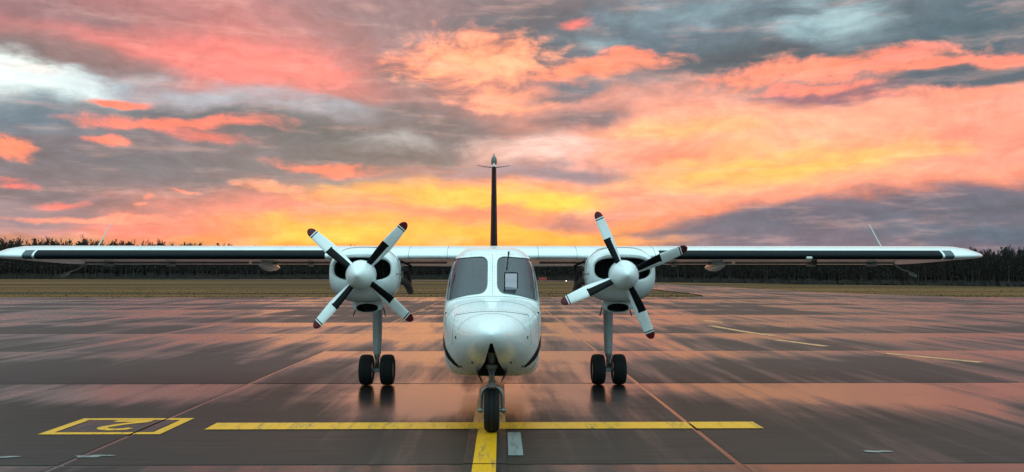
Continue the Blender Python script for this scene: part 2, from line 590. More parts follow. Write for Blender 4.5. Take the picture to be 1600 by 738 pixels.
PAINT = make_paint()
GREYP = simple('grey_leg_paint', (0.42, 0.44, 0.43), 0.4, var=0.15, coat=0.2)
BOOT = simple('black_rubber_boot', (0.005, 0.008, 0.011), 0.5, var=0.3, scale=3, spec=0.08)
BOOT2 = simple('slate_rubber_boot', (0.035, 0.060, 0.070), 0.35, var=0.2)
BLACKP = simple('black_paint', (0.006, 0.006, 0.007), 0.45, spec=0.10)
REDP = simple('red_tip_paint', (0.10, 0.006, 0.010), 0.4, spec=0.3)
TYRE = simple('tyre_rubber', (0.012, 0.012, 0.012), 0.75, var=0.25, scale=20, spec=0.3)
STEEL = simple('dull_steel', (0.30, 0.30, 0.29), 0.38, 0.8, var=0.2)
DARKM = simple('dark_metal', (0.030, 0.028, 0.028), 0.5, 0.5, var=0.3)
RUST = simple('hot_exhaust_metal', (0.13, 0.105, 0.095), 0.45, 0.6, var=0.35, scale=12)
CABIN = simple('cabin_trim', (0.060, 0.088, 0.115), 0.7)
DASH = simple('black_dashboard', (0.016, 0.017, 0.019), 0.6)
SEAM = simple('panel_seam', (0.10, 0.12, 0.13), 0.6)
GLASS = make_glass('cockpit_glass', (0.42, 0.50, 0.57))
SIDEG = simple('dark_side_glass', (0.02, 0.025, 0.03), 0.08)
LENS = simple('lamp_lens', (0.75, 0.76, 0.70), 0.1)
REDL = simple('red_beacon_lens', (0.22, 0.05, 0.04), 0.2)
CONC = make_concrete('wet_concrete_slab')
ASPH = make_concrete('wet_taxiway_concrete', slabs=False)
JOINT = simple('bitumen_joint', (0.008, 0.008, 0.008), 0.20, var=0.3)
YEL = make_road_paint('yellow_apron_paint', (0.70, 0.34, 0.008), 0.51)
YEL2 = make_road_paint('worn_orange_paint', (0.55, 0.28, 0.11), 0.48)
BLKL = make_road_paint('black_border_paint', (0.020, 0.018, 0.018), 0.62)
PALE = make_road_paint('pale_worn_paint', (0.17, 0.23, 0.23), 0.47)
GRASS = make_grass('autumn_grass')
SHEET = simple('puddle_water', (0.03, 0.03, 0.03), 0.04)


# ================================================================== mesh helpers
def link(name, me, parent=None):
    o = bpy.data.objects.new(name, me)
    col.objects.link(o)
    if parent is not None:
        o.parent = parent
    return o


def mesh(name, verts, faces, mats, parent=None, smooth=None, fm=None):
    me = bpy.data.meshes.new(name)
    me.from_pydata([tuple(v) for v in verts], [], faces)
    for m in (mats if isinstance(mats, (list, tuple)) else [mats]):
        me.materials.append(m)
    if fm:
        for p, i in zip(me.polygons, fm):
            p.material_index = i
    me.validate()
    bm = bmesh.new()
    bm.from_mesh(me)
    bmesh.ops.recalc_face_normals(bm, faces=bm.faces)
    bm.to_mesh(me)
    bm.free()
    if smooth is not None:
        for p in me.polygons:
            p.use_smooth = True
        me.set_sharp_from_angle(angle=R(smooth))
    return link(name, me, parent)


class MB:
    """collects pieces of ONE part"""
    def __init__(self):
        self.v, self.f, self.m = [], [], []

    def add(self, v, f, m=0):
        k = len(self.v)
        self.v += [Vector(x) for x in v]
        self.f += [tuple(i + k for i in q) for q in f]
        self.m += [m] * len(f)
        return self

    def loft(self, rings, cap0=True, cap1=True, m=0, close=True):
        n = len(rings[0])
        v = [p for r in rings for p in r]
        f = []
        for i in range(len(rings) - 1):
            for j in range(n if close else n - 1):
                a, b = i * n + j, i * n + (j + 1) % n
                f.append((a, b, b + n, a + n))
        if cap0:
            f.append(tuple(range(n))[::-1])
        if cap1:
            f.append(tuple(range((len(rings) - 1) * n, len(rings) * n)))
        return self.add(v, f, m)

    def tube(self, pts, rad, n=10, m=0, flat=(1, 1)):
        pts = [Vector(p) for p in pts]
        rad = rad if isinstance(rad, (list, tuple)) else [rad] * len(pts)
        rings = []
        up = None
        for i, p in enumerate(pts):
            t = (pts[min(i + 1, len(pts) - 1)] - pts[max(i - 1, 0)]).normalized()
            if up is None or abs(up.dot(t)) > 0.95:
                up = Vector((0, 0, 1)) if abs(t.z) < 0.9 else Vector((1, 0, 0))
            s = t.cross(up).normalized()
            u = s.cross(t).normalized()
            up = u
            rings.append([p + s * math.cos(2 * math.pi * k / n) * rad[i] * flat[0] + u * math.sin(2 * math.pi * k / n) * rad[i] * flat[1] for k in range(n)])
        return self.loft(rings, m=m)

    def box(self, c, s, m=0, bev=0.0):
        cx, cy, cz = c
        hx, hy, hz = s[0] / 2, s[1] / 2, s[2] / 2
        b = bev or min(hx, hy, hz) * 0.15
        rings = []
        for z, k in ((-hz, b), (-hz + b, 0), (hz - b, 0), (hz, b)):
            x, y = hx - k, hy - k
            rings.append([(cx + a, cy + d, cz + z) for a, d in
                          ((-x + b, -y), (x - b, -y), (x, -y + b), (x, y - b), (x - b, y), (-x + b, y), (-x, y - b), (-x, -y + b))])
        return self.loft(rings, m=m)

    def lathe(self, prof, c, axis='y', n=28, m=0, cap=True):
        """prof: (along, radius)"""
        rings = []
        c = Vector(c)
        for a, r in prof:
            ring = []
            for k in range(n):
                t = 2 * math.pi * k / n
                if axis == 'y':
                    ring.append(c + Vector((r * math.cos(t), a, r * math.sin(t))))
                elif axis == 'x':
                    ring.append(c + Vector((a, r * math.cos(t), r * math.sin(t))))
                else:
                    ring.append(c + Vector((r * math.cos(t), r * math.sin(t), a)))
            rings.append(ring)
        return self.loft(rings, cap, cap, m)

    def build(self, name, mats, parent=None, smooth=35):
        return mesh(name, self.v, self.f, mats, parent, smooth, self.m)


def tag(o, label=None, cat=None, group=None, kind=None):
    if label:
        o['label'] = label
    if cat:
        o['category'] = cat
    if group:
        o['group'] = group
    if kind:
        o['kind'] = kind
    return o


# ================================================================== ground
gm = MB()
gm.add([(-2500, -60, -0.10), (2500, -60, -0.10), (2500, 4000, -0.10), (-2500, 4000, -0.10)], [(0, 1, 2, 3)])
tag(gm.build('ground', GRASS, smooth=None), kind='structure')

JX0, JXS, JY0, JYS = 2.15, 6.10, 7.74, 5.73      # slab joints
ROWS = range(-2, 10)
apron_end = JY0 + JYS * 10
ap = MB()
ap.add([(-60, -4, -0.006), (60, -4, -0.006), (60, apron_end, -0.006), (-60, apron_end, -0.006)], [(0, 1, 2, 3)])
apron = tag(ap.build('apron', JOINT, smooth=None), kind='structure')


def slab_mesh():
    gap, b = 0.026, 0.008
    hx, hy = JXS / 2 - gap, JYS / 2 - gap
    s = MB()
    rings = []
    for z, k in ((-0.05, 0), (-0.010, 0), (-0.003, b * 0.4), (0, b)):
        rings.append([(-hx + k, -hy + k, z), (hx - k, -hy + k, z), (hx - k, hy - k, z), (-hx + k, hy - k, z)])
    s.loft(rings, False, True)
    return s


sl0 = slab_mesh().build('slab', CONC, apron, smooth=25)
first = True
for r in ROWS:
    yc = JY0 + (r + 0.5) * JYS
    half = max(14, (yc + JYS) * 0.66 + 7)
    for k in range(-9, 10):
        xc = JX0 + (k + 0.5) * JXS
        if abs(xc) > half + JXS / 2 or abs(xc) > 58:
            continue
        o = sl0 if first else link('slab', sl0.data, apron)
        first = False
        o.location = (xc, yc, random.uniform(-0.0015, 0.0))
        o.rotation_euler = (R(random.uniform(-0.02, 0.02)), R(random.uniform(-0.01, 0.01)), 0)

# taxiway leading off to the runway, and the runway strip
tx = MB()
left = [(14.0, apron_end), (16.4, 69), (17.4, 74), (18.0, 82), (18.4, 103), (18.2, 150), (17.8, 205), (12, 262), (-6, 300)]
right = [(48.0, apron_end), (37.0, 65.3), (34.5, 72), (32.5, 84), (32.4, 119), (32.2, 167), (31.2, 205), (34, 222), (44, 230)]
v, f = [], []
for a, b in zip(left, right):
    v += [(a[0], a[1], -0.03), (b[0], b[1], -0.03)]
for i in range(len(left) - 1):
    f.append((2 * i, 2 * i + 1, 2 * i + 3, 2 * i + 2))
tx.add(v, f)
tag(tx.build('taxiway', ASPH, smooth=None), kind='structure')
side = MB()
side.add([(57.9, -4, -0.028), (140, -4, -0.028), (140, 60.5, -0.028), (57.9, 63.5, -0.028)], [(0, 1, 2, 3)])
tag(side.build('apron_extension', ASPH, smooth=None), kind='structure')
rw = MB()
d = Vector((-309, 247, 0)).normalized()
nrm = Vector((d.y, -d.x, 0))
c0 = Vector((43, 205, -0.02))
q = [c0 - d * 420, c0 + d * 1500, c0 + d * 1500 - nrm * -26, c0 - d * 420 - nrm * -26]
rw.add(q, [(0, 1, 2, 3)])
tag(rw.build('runway', ASPH, smooth=None), kind='structure')


# ------------------------------------------------------------------ painted markings, cut at the slab joints
def cuts(a, b, j0, js):
    k = math.ceil((a - j0) / js)
    pts = [a]
    while j0 + k * js < b:
        x = j0 + k * js
        if x - 0.016 > a and x + 0.016 < b:
            pts += [x - 0.016, x + 0.016]
        k += 1
    pts.append(b)
    return [(pts[i], pts[i + 1]) for i in range(0, len(pts), 2)]


def rect_mark(name, x0, x1, y0, y1, mat, z=0.004, seg=0.25):
    s = MB()
    for ya, yb in cuts(y0, y1, JY0, JYS):
        for xa, xb in cuts(x0, x1, JX0, JXS):
            s.add([(xa, ya, z), (xb, ya, z), (xb, yb, z), (xa, yb, z)], [(0, 1, 2, 3)])
    return s.build(name, mat, apron, smooth=None)


def poly_mark(name, pts, w, mat, z=0.004):
    s = MB()
    P = [Vector((a, b, z)) for a, b in pts]
    L = []
    for i, p in enumerate(P):
        t = (P[min(i + 1, len(P) - 1)] - P[max(i - 1, 0)]).normalized()
        nn = Vector((-t.y, t.x, 0)) * w / 2
        L.append((p + nn, p - nn))
    for i in range(len(L) - 1):
        s.add([L[i][0], L[i][1], L[i + 1][1], L[i + 1][0]], [(0, 1, 2, 3)])
    return s.build(name, mat, apron, smooth=None)


rect_mark('yellow_stop_bar', -3.26, 2.91, 9.48, 9.90, YEL, 0.006)
rect_mark('yellow_centre_line', -0.255, -0.045, 1.0, 9.475, YEL, 0.006)
rect_mark('yellow_centre_line', -0.32, 0.05, 9.905, 40.0, YEL2, 0.006)
rect_mark('black_line_border', -0.345, -0.258, 1.0, 9.475, BLKL, 0.005)
rect_mark('black_line_border', -0.042, 0.05, 1.0, 9.475, BLKL, 0.005)
rect_mark('pale_paint_patch', 0.07, 0.21, 8.10, 9.28, PALE, 0.005)
# framed stand number, read from the far side
bx0, bx1, by0, by1, bw = -4.94, -3.64, 9.22, 10.24, 0.12
rect_mark('yellow_box_edge', bx0, bx1, by0, by0 + bw, YEL)
rect_mark('yellow_box_edge', bx0, bx1, by1 - bw, by1, YEL)
rect_mark('yellow_box_edge', bx0, bx0 + bw, by0 + bw + 0.001, by1 - bw - 0.001, YEL)
rect_mark('yellow_box_edge', bx1 - bw, bx1, by0 + bw + 0.001, by1 - bw - 0.001, YEL)
rect_mark('black_box_field', bx0 + bw + 0.02, bx1 - bw - 0.02, by0 + bw + 0.02, by1 - bw - 0.02, BLKL, 0.003)
two = []
for k in range(15):                         # a 2, turned half round: its foot lies farthest away
    t = R(160 - 200 * k / 14)
    two.append((-4.30 - 0.17 * math.cos(t), 9.53 - 0.13 * math.sin(t)))
DX, DY = 0.04, 0.09
two += [(-4.36, 9.72), (-4.28, 9.80), (-4.14, 9.905)]
two = [(a + DX, b + DY) for a, b in two]
poly_mark('stand_number', two, 0.11, YEL, 0.0065)
poly_mark('stand_number', [(-4.055, 10.035), (-4.48, 10.035)], 0.12, YEL, 0.0060)
# dashed lead-in line on the right
for pts in ([(9.35, 16.55), (8.35, 18.45)], [(7.75, 20.3), (7.22, 22.4)], [(7.62, 23.75), (7.30, 25.6), (7.02, 28.6)],
            [(7.9, 30.4), (7.6, 32.0)]):
    poly_mark('orange_lead_in_dash', pts, 0.24, YEL2)


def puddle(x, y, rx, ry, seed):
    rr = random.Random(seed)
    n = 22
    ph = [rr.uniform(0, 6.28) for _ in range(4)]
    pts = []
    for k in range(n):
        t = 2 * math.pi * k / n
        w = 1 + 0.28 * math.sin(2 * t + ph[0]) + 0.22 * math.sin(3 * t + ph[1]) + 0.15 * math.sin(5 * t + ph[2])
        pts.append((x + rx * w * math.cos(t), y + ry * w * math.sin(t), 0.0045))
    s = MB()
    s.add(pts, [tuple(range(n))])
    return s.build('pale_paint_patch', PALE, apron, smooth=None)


puddle(-4.75, 8.08, 0.20, 0.05, 1)
puddle(-3.83, 8.12, 0.16, 0.05, 2)
puddle(3.62, 8.24, 0.11, 0.05, 4)


# ------------------------------------------------------------------ grass blades at the edge of the field
def grass_blades():
    rr = random.Random(3)
    v, f = [], []

    def inside_pave(x, y):
        if y < apron_end:
            return True
        for L_, R_ in ((left, right),):
            for i in range(len(L_) - 1):
                ya, yb = L_[i][1], L_[i + 1][1]
                if ya <= y <= yb:
                    t = (y - ya) / (yb - ya)
                    xl = L_[i][0] + t * (L_[i + 1][0] - L_[i][0])
                    for j in range(len(R_) - 1):
                        if R_[j][1] <= y <= R_[j + 1][1]:
                            t2 = (y - R_[j][1]) / (R_[j + 1][1] - R_[j][1])
                            xr = R_[j][0] + t2 * (R_[j + 1][0] - R_[j][0])
                            return xl < x < xr
        return False
    for _ in range(9000):
        y = apron_end + 0.05 + (rr.random() ** 2.2) * 60
        x = rr.uniform(-1, 1) * (y * 0.66 + 5)
        if inside_pave(x, y):
            continue
        h = rr.uniform(0.03, 0.09)
        a = rr.uniform(0, 3.14)
        w = rr.uniform(0.03, 0.09)
        cx, cy = math.cos(a) * w, math.sin(a) * w
        lx, ly = rr.uniform(-.08, .08), rr.uniform(-.08, .08)
        k = len(v)
        v += [(x - cx, y - cy, -0.11), (x + cx, y + cy, -0.11), (x + lx, y + ly, -0.10 + h)]
        f.append((k, k + 1, k + 2))
    s = MB()
    s.v, s.f, s.m = [Vector(q) for q in v], f, [0] * len(f)
    me = bpy.data.meshes.new('grass_tufts')
    me.from_pydata(v, [], f)
    me.materials.append(GRASS)
    o = link('grass_tufts', me)
    tag(o, 'short brown and green grass along the apron edge', 'grass', kind='stuff')


grass_blades()


# ------------------------------------------------------------------ the wood beyond the runway
def interp(tab, x):
    for (a, b), (c, e) in zip(tab, tab[1:]):
        if a <= x <= c:
            return b + (e - b) * (x - a) / (c - a)
    return tab[0][1] if x < tab[0][0] else tab[-1][1]


BARK = simple('dark_bark', (0.030, 0.021, 0.017), 0.9, var=0.5, scale=0.05)
BIRCH = simple('pale_birch_bark', (0.085, 0.072, 0.065), 0.9, var=0.3, scale=0.05)
TWIG = simple('bare_twigs', (0.020, 0.013, 0.010), 0.95, var=0.4, scale=0.03)
PINE = simple('dark_needles', (0.015, 0.014, 0.009), 0.95, var=0.4, scale=0.03)

# far edge of the field: azimuth (degrees) -> distance; and height of the wood
DIST = [(-60, 520), (-31, 455), (-15, 400), (0, 330), (6, 265), (11, 215), (20, 175), (31, 155), (60, 150)]
HIGH = [(-60, 18), (-31, 18.0), (-27, 18.4), (-22, 17.0), (-19, 15.8), (-14, 13.6), (-10, 13.2), (0, 11.0), (6, 9.2), (11, 7.6), (20, 6.2), (25, 5.8), (28, 6.0), (31, 6.0), (60, 6)]


def forest():
    rr = random.Random(11)
    v, f, fm = [], [], []

    def quad(c, a, b, m):
        k = len(v)
        v.extend([c - a - b, c + a - b, c + a + b, c - a + b])
        f.append((k, k + 1, k + 2, k + 3))
        fm.append(m)
    azd = -38.0
    while azd < 38:
        D0, H0 = interp(DIST, azd), interp(HIGH, azd)
        sc = D0 / 300.0
        for row in range(6):
            D = D0 + row * 5 * sc * rr.uniform(0.7, 1.3)
            a_ = R(azd + rr.uniform(-.12, .12))
            h = H0 * (0.94 + 0.10 * math.sin(azd * 2.1) * math.sin(azd * 5.3 + 1)) * (rr.uniform(0.82, 1.0) if rr.random() < 0.85 else rr.uniform(0.98, 1.10)) * (1 + 0.012 * row)
            p = Vector((D * math.sin(a_), D * math.cos(a_), -0.1))
            rad = rr.uniform(0.05, 0.12) * sc
            mt = 1 if rr.random() < (0.16 if row == 0 else 0.05) else 0
            lean = Vector((rr.uniform(-.3, .3), 0, h))
            k = len(v)
            for z, s_ in ((0, 1), (0.55, .7), (1.0, .15)):
                for t in range(4):
                    v.append(p + lean * z + Vector((math.cos(t * 1.57) * rad * s_, math.sin(t * 1.57) * rad * s_, 0)))
            for z in range(2):
                for t in range(4):
                    f.append((k + z * 4 + t, k + z * 4 + (t + 1) % 4, k + z * 4 + 4 + (t + 1) % 4, k + z * 4 + 4 + t))
                    fm.append(mt if z == 0 else 0)
            pine = rr.random() < 0.35
            cw = (0.10 if pine else 0.13) * h
            n = 46
            for i in range(n):
                t = rr.uniform(0.20 if row else 0.30, 1.0)
                spread = cw * (1.20 - t) * 1.3 if pine else cw * math.sin(min(1, (1.10 - t) * 1.5) * 1.57) * 0.85
                ang = rr.uniform(0, 6.28)
                c = p + lean * t + Vector((math.cos(ang), math.sin(ang), 0)) * spread * rr.random() ** 0.6
                if pine:
                    quad(c, Vector((rr.uniform(.12, .30), 0, rr.uniform(-.08, .08))) * sc, Vector((0, rr.uniform(-.1, .1), rr.uniform(.08, .22))) * sc, 3)
                else:      # spray of upswept twigs
                    up = Vector((math.cos(ang) * .35, math.sin(ang) * .35, 1)) * rr.uniform(.25, .8) * sc
                    quad(c, Vector((rr.uniform(.02, .09), 0, 0)) * sc, up, 2)
            # undergrowth
            quad(p + Vector((rr.uniform(-1, 1), -0.5 * row, rr.uniform(.2, 1.0) * sc)), Vector((rr.uniform(.4, 1.2) * sc, 0, 0)), Vector((0, .2, rr.uniform(.4, 1.1) * sc)), 2)
        azd += 0.085
    # the dim depth of the wood behind the first rows
    tops = []
    a = -40.0
    while a <= 40:
        D, H = interp(DIST, a) * 1.10, interp(HIGH, a)
        tops.append((a, D, H))
        a += 0.5
    for (a, D, H), (a2, D2, H2) in zip(tops, tops[1:]):
        for back in (1.0, 1.06, 1.12):
            k = len(v)
            for (aa, dd) in ((a, D * back), (a2, D2 * back)):
                x, y = dd * math.sin(R(aa)), dd * math.cos(R(aa))
                v.append(Vector((x, y, -0.2)))
                v.append(Vector((x, y, H * rr.uniform(0.70, 0.80))))
            f.append((k, k + 2, k + 3, k + 1))
            fm.append(2)
    me = bpy.data.meshes.new('forest')
    me.from_pydata([tuple(q) for q in v], [], f)
    for m in (BARK, BIRCH, TWIG, PINE):
        me.materials.append(m)
    me.polygons.foreach_set('material_index', fm)
    o = link('forest', me)
    tag(o, 'dark leafless wood along the far side of the runway', 'forest', kind='stuff')


forest()

# ================================================================== the airplane
# local frame: x to the right in the picture, y away from the camera, origin on the ground under the nose wheel
NOSE_Y = 9.33
plane = bpy.data.objects.new('airplane', None)
col.objects.link(plane)
plane.location = (-0.101, NOSE_Y, 0)
plane.rotation_euler = (0, 0, R(0.345))
tag(plane, 'white twin-propeller high-wing airplane parked nose-on on the wet apron', 'airplane')


def L(x, y, z):                       # y given as distance from the camera
    return Vector((x, y - NOSE_Y, z))


# ---------------------------------------------------------------- fuselage
SECT = [  # y, half width, z bottom, z of max width, z top, exponent top, exponent bottom, tumblehome
    (8.30, .015, 1.095, 1.11, 1.125, 2.0, 2.0, 0),
    (8.33, .070, 1.040, 1.11, 1.165, 2.0, 2.0, 0),
    (8.40, .135, .975, 1.10, 1.195, 2.0, 2.0, 0),
    (8.55, .225, .895, 1.09, 1.235, 2.05, 2.1, 0),
    (8.80, .335, .790, 1.08, 1.290, 2.1, 2.3, 0),
    (9.15, .440, .680, 1.08, 1.345, 2.3, 2.7, 0),
    (9.50, .510, .595, 1.09, 1.390, 2.6, 3.8, 0),
    (9.80, .550, .545, 1.10, 1.420, 2.9, 5.0, .01),
    (10.00, .572, .520, 1.11, 1.445, 3.1, 6.0, .02),
    (10.12, .580, .512, 1.12, 1.510, 3.2, 6.6, .03),
    (10.45, .597, .500, 1.13, 1.715, 3.6, 8.0, .05),
    (10.80, .605, .497, 1.14, 1.925, 4.0, 9.0, .07),
    (10.95, .607, .496, 1.14, 1.992, 4.2, 9.0, .08),
    (11.20, .608, .495, 1.15, 2.050, 4.4, 9.0, .085),
    (11.60, .608, .495, 1.15, 2.075, 4.6, 9.0, .085),
    (14.60, .608, .505, 1.15, 2.075, 4.6, 9.0, .085),
    (16.00, .500, .800, 1.30, 2.040, 4.0, 4.2, .07),
    (17.50, .300, 1.230, 1.55, 1.990, 3.2, 3.2, .04),
    (18.60, .120, 1.560, 1.72, 1.940, 2.4, 2.4, 0),
    (18.95, .030, 1.700, 1.76, 1.860, 2.0, 2.0, 0)]


def catmull(tab, n):
    out = []
    for i in range(len(tab) - 1):
        p0, p1, p2, p3 = tab[max(i - 1, 0)], tab[i], tab[i + 1], tab[min(i + 2, len(tab) - 1)]
        steps = max(2, min(n, int((p2[0] - p1[0]) / 0.035)))
        for s in range(steps):
            t = s / steps
            row = []
            h = p2[0] - p1[0]
            for a, b, c, e, ya, yb, yc, yd in zip(p0, p1, p2, p3, [p0[0]] * 8, [p1[0]] * 8, [p2[0]] * 8, [p3[0]] * 8):
                m1 = (c - a) / (yc - ya) * h if yc != ya else 0
                m2 = (e - b) / (yd - yb) * h if yd != yb else 0
                # limited slopes keep the outline from overshooting
                dlt = c - b
                m1 = 0 if m1 * dlt <= 0 else math.copysign(min(abs(m1), 2.5 * abs(dlt)), dlt)
                m2 = 0 if m2 * dlt <= 0 else math.copysign(min(abs(m2), 2.5 * abs(dlt)), dlt)
                row.append((2 * t ** 3 - 3 * t ** 2 + 1) * b + (t ** 3 - 2 * t ** 2 + t) * m1 + (-2 * t ** 3 + 3 * t ** 2) * c + (t ** 3 - t ** 2) * m2)
            out.append(tuple(row))
    out.append(tab[-1])
    return out


def fus_ring(s, n=72):
    y, w, zb, zw, zt, et, eb, th = s
    ring = []
    for k in range(n):
        t = 2 * math.pi * k / n
        c, si = math.cos(t), math.sin(t)
        e = et if si >= 0 else eb
        x = math.copysign(abs(c) ** (2 / e), c) * w
        zz = math.copysign(abs(si) ** (2 / e), si)
        z = zw + zz * ((zt - zw) if si >= 0 else (zw - zb))
        if si > 0:
            x *= 1 - th * zz
        else:
            x *= 1 - 1.1 * th * abs(zz)
        ring.append(L(x, y, z))
    return ring


CAT = catmull(SECT, 10)
fus_rings = [fus_ring(s) for s in CAT]
fmb = MB().loft(fus_rings)
fus = fmb.build('fuselage', [PAINT, CABIN], plane, smooth=30)
bmf = bmesh.new()
bmf.from_mesh(fus.data)
bmesh.ops.triangulate(bmf, faces=bmf.faces)
FB = BVHTree.FromBMesh(bmf)
bmf.free()


def onfus(x, z, off=0.0, axis='y', y=None, side=1):
    if axis == 'y':
        hit = FB.ray_cast(Vector((x, -6, z)), Vector((0, 1, 0)))
    elif axis == 'z':
        hit = FB.ray_cast(Vector((x, y - NOSE_Y, 4)), Vector((0, 0, -1)))
    else:
        hit = FB.ray_cast(Vector((side * 4, y - NOSE_Y, z)), Vector((-side, 0, 0)))
    if hit[0] is None:
        return None
    nrm = hit[1]
    return hit[0] + nrm * off


def round_poly(pts, r, seg=6):
    out = []
    n = len(pts)
    for i in range(n):
        p, a, b = Vector(pts[i]), Vector(pts[i - 1]), Vector(pts[(i + 1) % n])
        rr_ = r[i] if isinstance(r, (list, tuple)) else r
        da, db = (a - p), (b - p)
        k = min(rr_, da.length * 0.48, db.length * 0.48)
        s, e = p + da.normalized() * k, p + db.normalized() * k
        for j in range(seg + 1):
            t = j / seg
            out.append(s * (1 - t) ** 2 + p * 2 * t * (1 - t) + e * t * t)
    # resample evenly
    per = [0]
    for i in range(len(out)):
        per.append(per[-1] + (out[(i + 1) % len(out)] - out[i]).length)
    res, N = [], 72
    for k in range(N):
        s = per[-1] * k / N
        for i in range(len(out)):
            if per[i] <= s <= per[i + 1]:
                t = (s - per[i]) / max(1e-9, per[i + 1] - per[i])
                res.append(out[i].lerp(out[(i + 1) % len(out)], t))
                break
    return res


def patch(name, poly, off, mat, parent, rings=10, proj=None):
    """a sheet that follows the fuselage, bounded by poly (front view)"""
    proj = proj or (lambda q: onfus(q.x, q.y, off))
    c = sum(poly, Vector((0, 0))) / len(poly)
    v, f = [proj(c)], []
    n = len(poly)
    for i in range(1, rings + 1):
        for p in poly:
            v.append(proj(c.lerp(p, i / rings)))
    for j in range(n):
        f.append((0, 1 + j, 1 + (j + 1) % n))
    for i in range(rings - 1):
        for j in range(n):
            a, b = 1 + i * n + j, 1 + i * n + (j + 1) % n
            f.append((a, b, b + n, a + n))
    last = v[0]
    for i, q_ in enumerate(v):
        if q_ is None:
            v[i] = last
        last = v[i]
    return mesh(name, v, f, mat, parent, 60)


PANE = [(0.062, 1.935), (0.062, 1.485), (0.30, 1.468), (0.545, 1.392), (0.538, 1.66), (0.498, 1.905)]
PR = [0.10, 0.13, 0.2, 0.03, 0.2, 0.05]
panes = {}
cutters = []


def cutter(poly, y0, y1, name, mat):
    s = MB()
    s.loft([[L(p.x, y0, p.y) for p in poly], [L(p.x, y1, p.y) for p in poly]])
    o = s.build(name, mat, None, smooth=None)
    o.parent = plane
    return o


for sgn in (-1, 1):
    poly = round_poly([Vector((sgn * a, b)) for a, b in PANE], PR)
    panes[sgn] = poly
    cutters.append(cutter(poly, 9.0, 11.75, 'cut', CABIN))
# nose-gear bay: narrow triangle that widens towards the belly
bay = [Vector(p) for p in ((-0.012, 1.035), (0.012, 1.035), (0.075, 0.80), (0.16, 0.62), (0.17, 0.42), (-0.17, 0.42), (-0.16, 0.62), (-0.075, 0.80))]
cutters.append(cutter(bay, 8.0, 9.75, 'cut', DASH))
for c in cutters:
    md = fus.modifiers.new('cut', 'BOOLEAN')
    md.operation = 'DIFFERENCE'
    md.solver = 'EXACT'
    md.object = c
    md.material_mode = 'TRANSFER'
bpy.context.view_layer.update()
dg = bpy.context.evaluated_depsgraph_get()
me2 = bpy.data.meshes.new_from_object(fus.evaluated_get(dg))
fus.modifiers.clear()
fus.data = me2
for p in me2.polygons:
    p.use_smooth = True
me2.set_sharp_from_angle(angle=R(30))
for c in cutters:
    bpy.data.objects.remove(c)

for sgn in (-1, 1):
    g = patch('windshield', panes[sgn], 0.002, GLASS, plane, 12)
    rim = [onfus(p.x, p.y, 0.004) for p in panes[sgn]]
    rim = [q_ for q_ in rim if q_ is not None]
    MB().tube(rim + [rim[0]], 0.006, 6).build('window_seal', SEAM, g)

# seams: hatch line across the nose, centre post lines, side lines
def seam(pts, off=0.001, r=0.0035, name='panel_seam', mat=SEAM):
    q_ = [onfus(a, b, off) for a, b in pts]
    q_ = [p for p in q_ if p is not None]
    MB().tube(q_, r, 5).build(name, mat, plane)


seam([(-0.40 + 0.8 * k / 24, 1.318 - 0.055 * ((k - 12) / 12) ** 2) for k in range(25)])
seam([(-0.545 + 1.09 * k / 30, 1.452 - 0.075 * abs((k - 15) / 15) ** 2.4) for k in range(31)], r=0.0025)
seam([(0.0, 1.47 + 0.5 * k / 12) for k in range(13)], r=0.002)
for sgn in (-1, 1):
    seam([(sgn * (0.40 + 0.02 * k / 6), 1.263 - 0.30 * k / 6) for k in range(7)], r=0.0022)
    for k, (a, b) in enumerate(((0.372, 1.05), (0.53, 1.26), (0.20, 0.80), (0.33, 0.72))):
        c = onfus(sgn * a, b, 0.002)
        if c is not None:
            MB().box(c, (0.016, 0.012, 0.03)).build('access_fastener', DARKM, plane)
def ring_seam(y, a0, a1, r=0.0028):
    pts = []
    for sec, nxt in zip(CAT, CAT[1:]):
        if sec[0] <= y <= nxt[0]:
            t = (y - sec[0]) / (nxt[0] - sec[0])
            row = tuple(a + (b - a) * t for a, b in zip(sec, nxt))
            ring = fus_ring(row, 144)
            pts = [ring[int(k) % 144] for k in range(int(a0 * 144), int(a1 * 144) + 1)]
            break
    if pts:
        MB().tube(pts, r, 5).build('panel_seam', SEAM, plane)


ring_seam(9.62, -0.22, 0.72)
ring_seam(8.86, 0.03, 0.47, 0.0022)
# rows of rivets along the frame of the windshield
rv = MB()
def rivet_line(pts):
    for a, b in pts:
        c = onfus(a, b, 0.0005)
        if c is None:
            continue
        rv.add([c + Vector((0.0045 * math.cos(t), 0, 0.0045 * math.sin(t))) + Vector((0, -0.002, 0)) for t in (0, 1.05, 2.1, 3.14, 4.19, 5.24)], [(0, 1, 2, 3, 4, 5)])
for sgn in (-1, 1):
    rivet_line([(sgn * 0.028, 1.50 + 0.034 * k) for k in range(13)])
    rivet_line([(sgn * (0.05 + 0.036 * k), 1.962 - 0.012 * (k / 12) ** 2) for k in range(13)])
rivet_line([(-0.38 + 0.76 * k / 20, 1.335 - 0.055 * ((k - 10) / 10) ** 2) for k in range(21)])
tag(rv.build('rivet_row', DARKM, plane, smooth=None), kind='stuff')

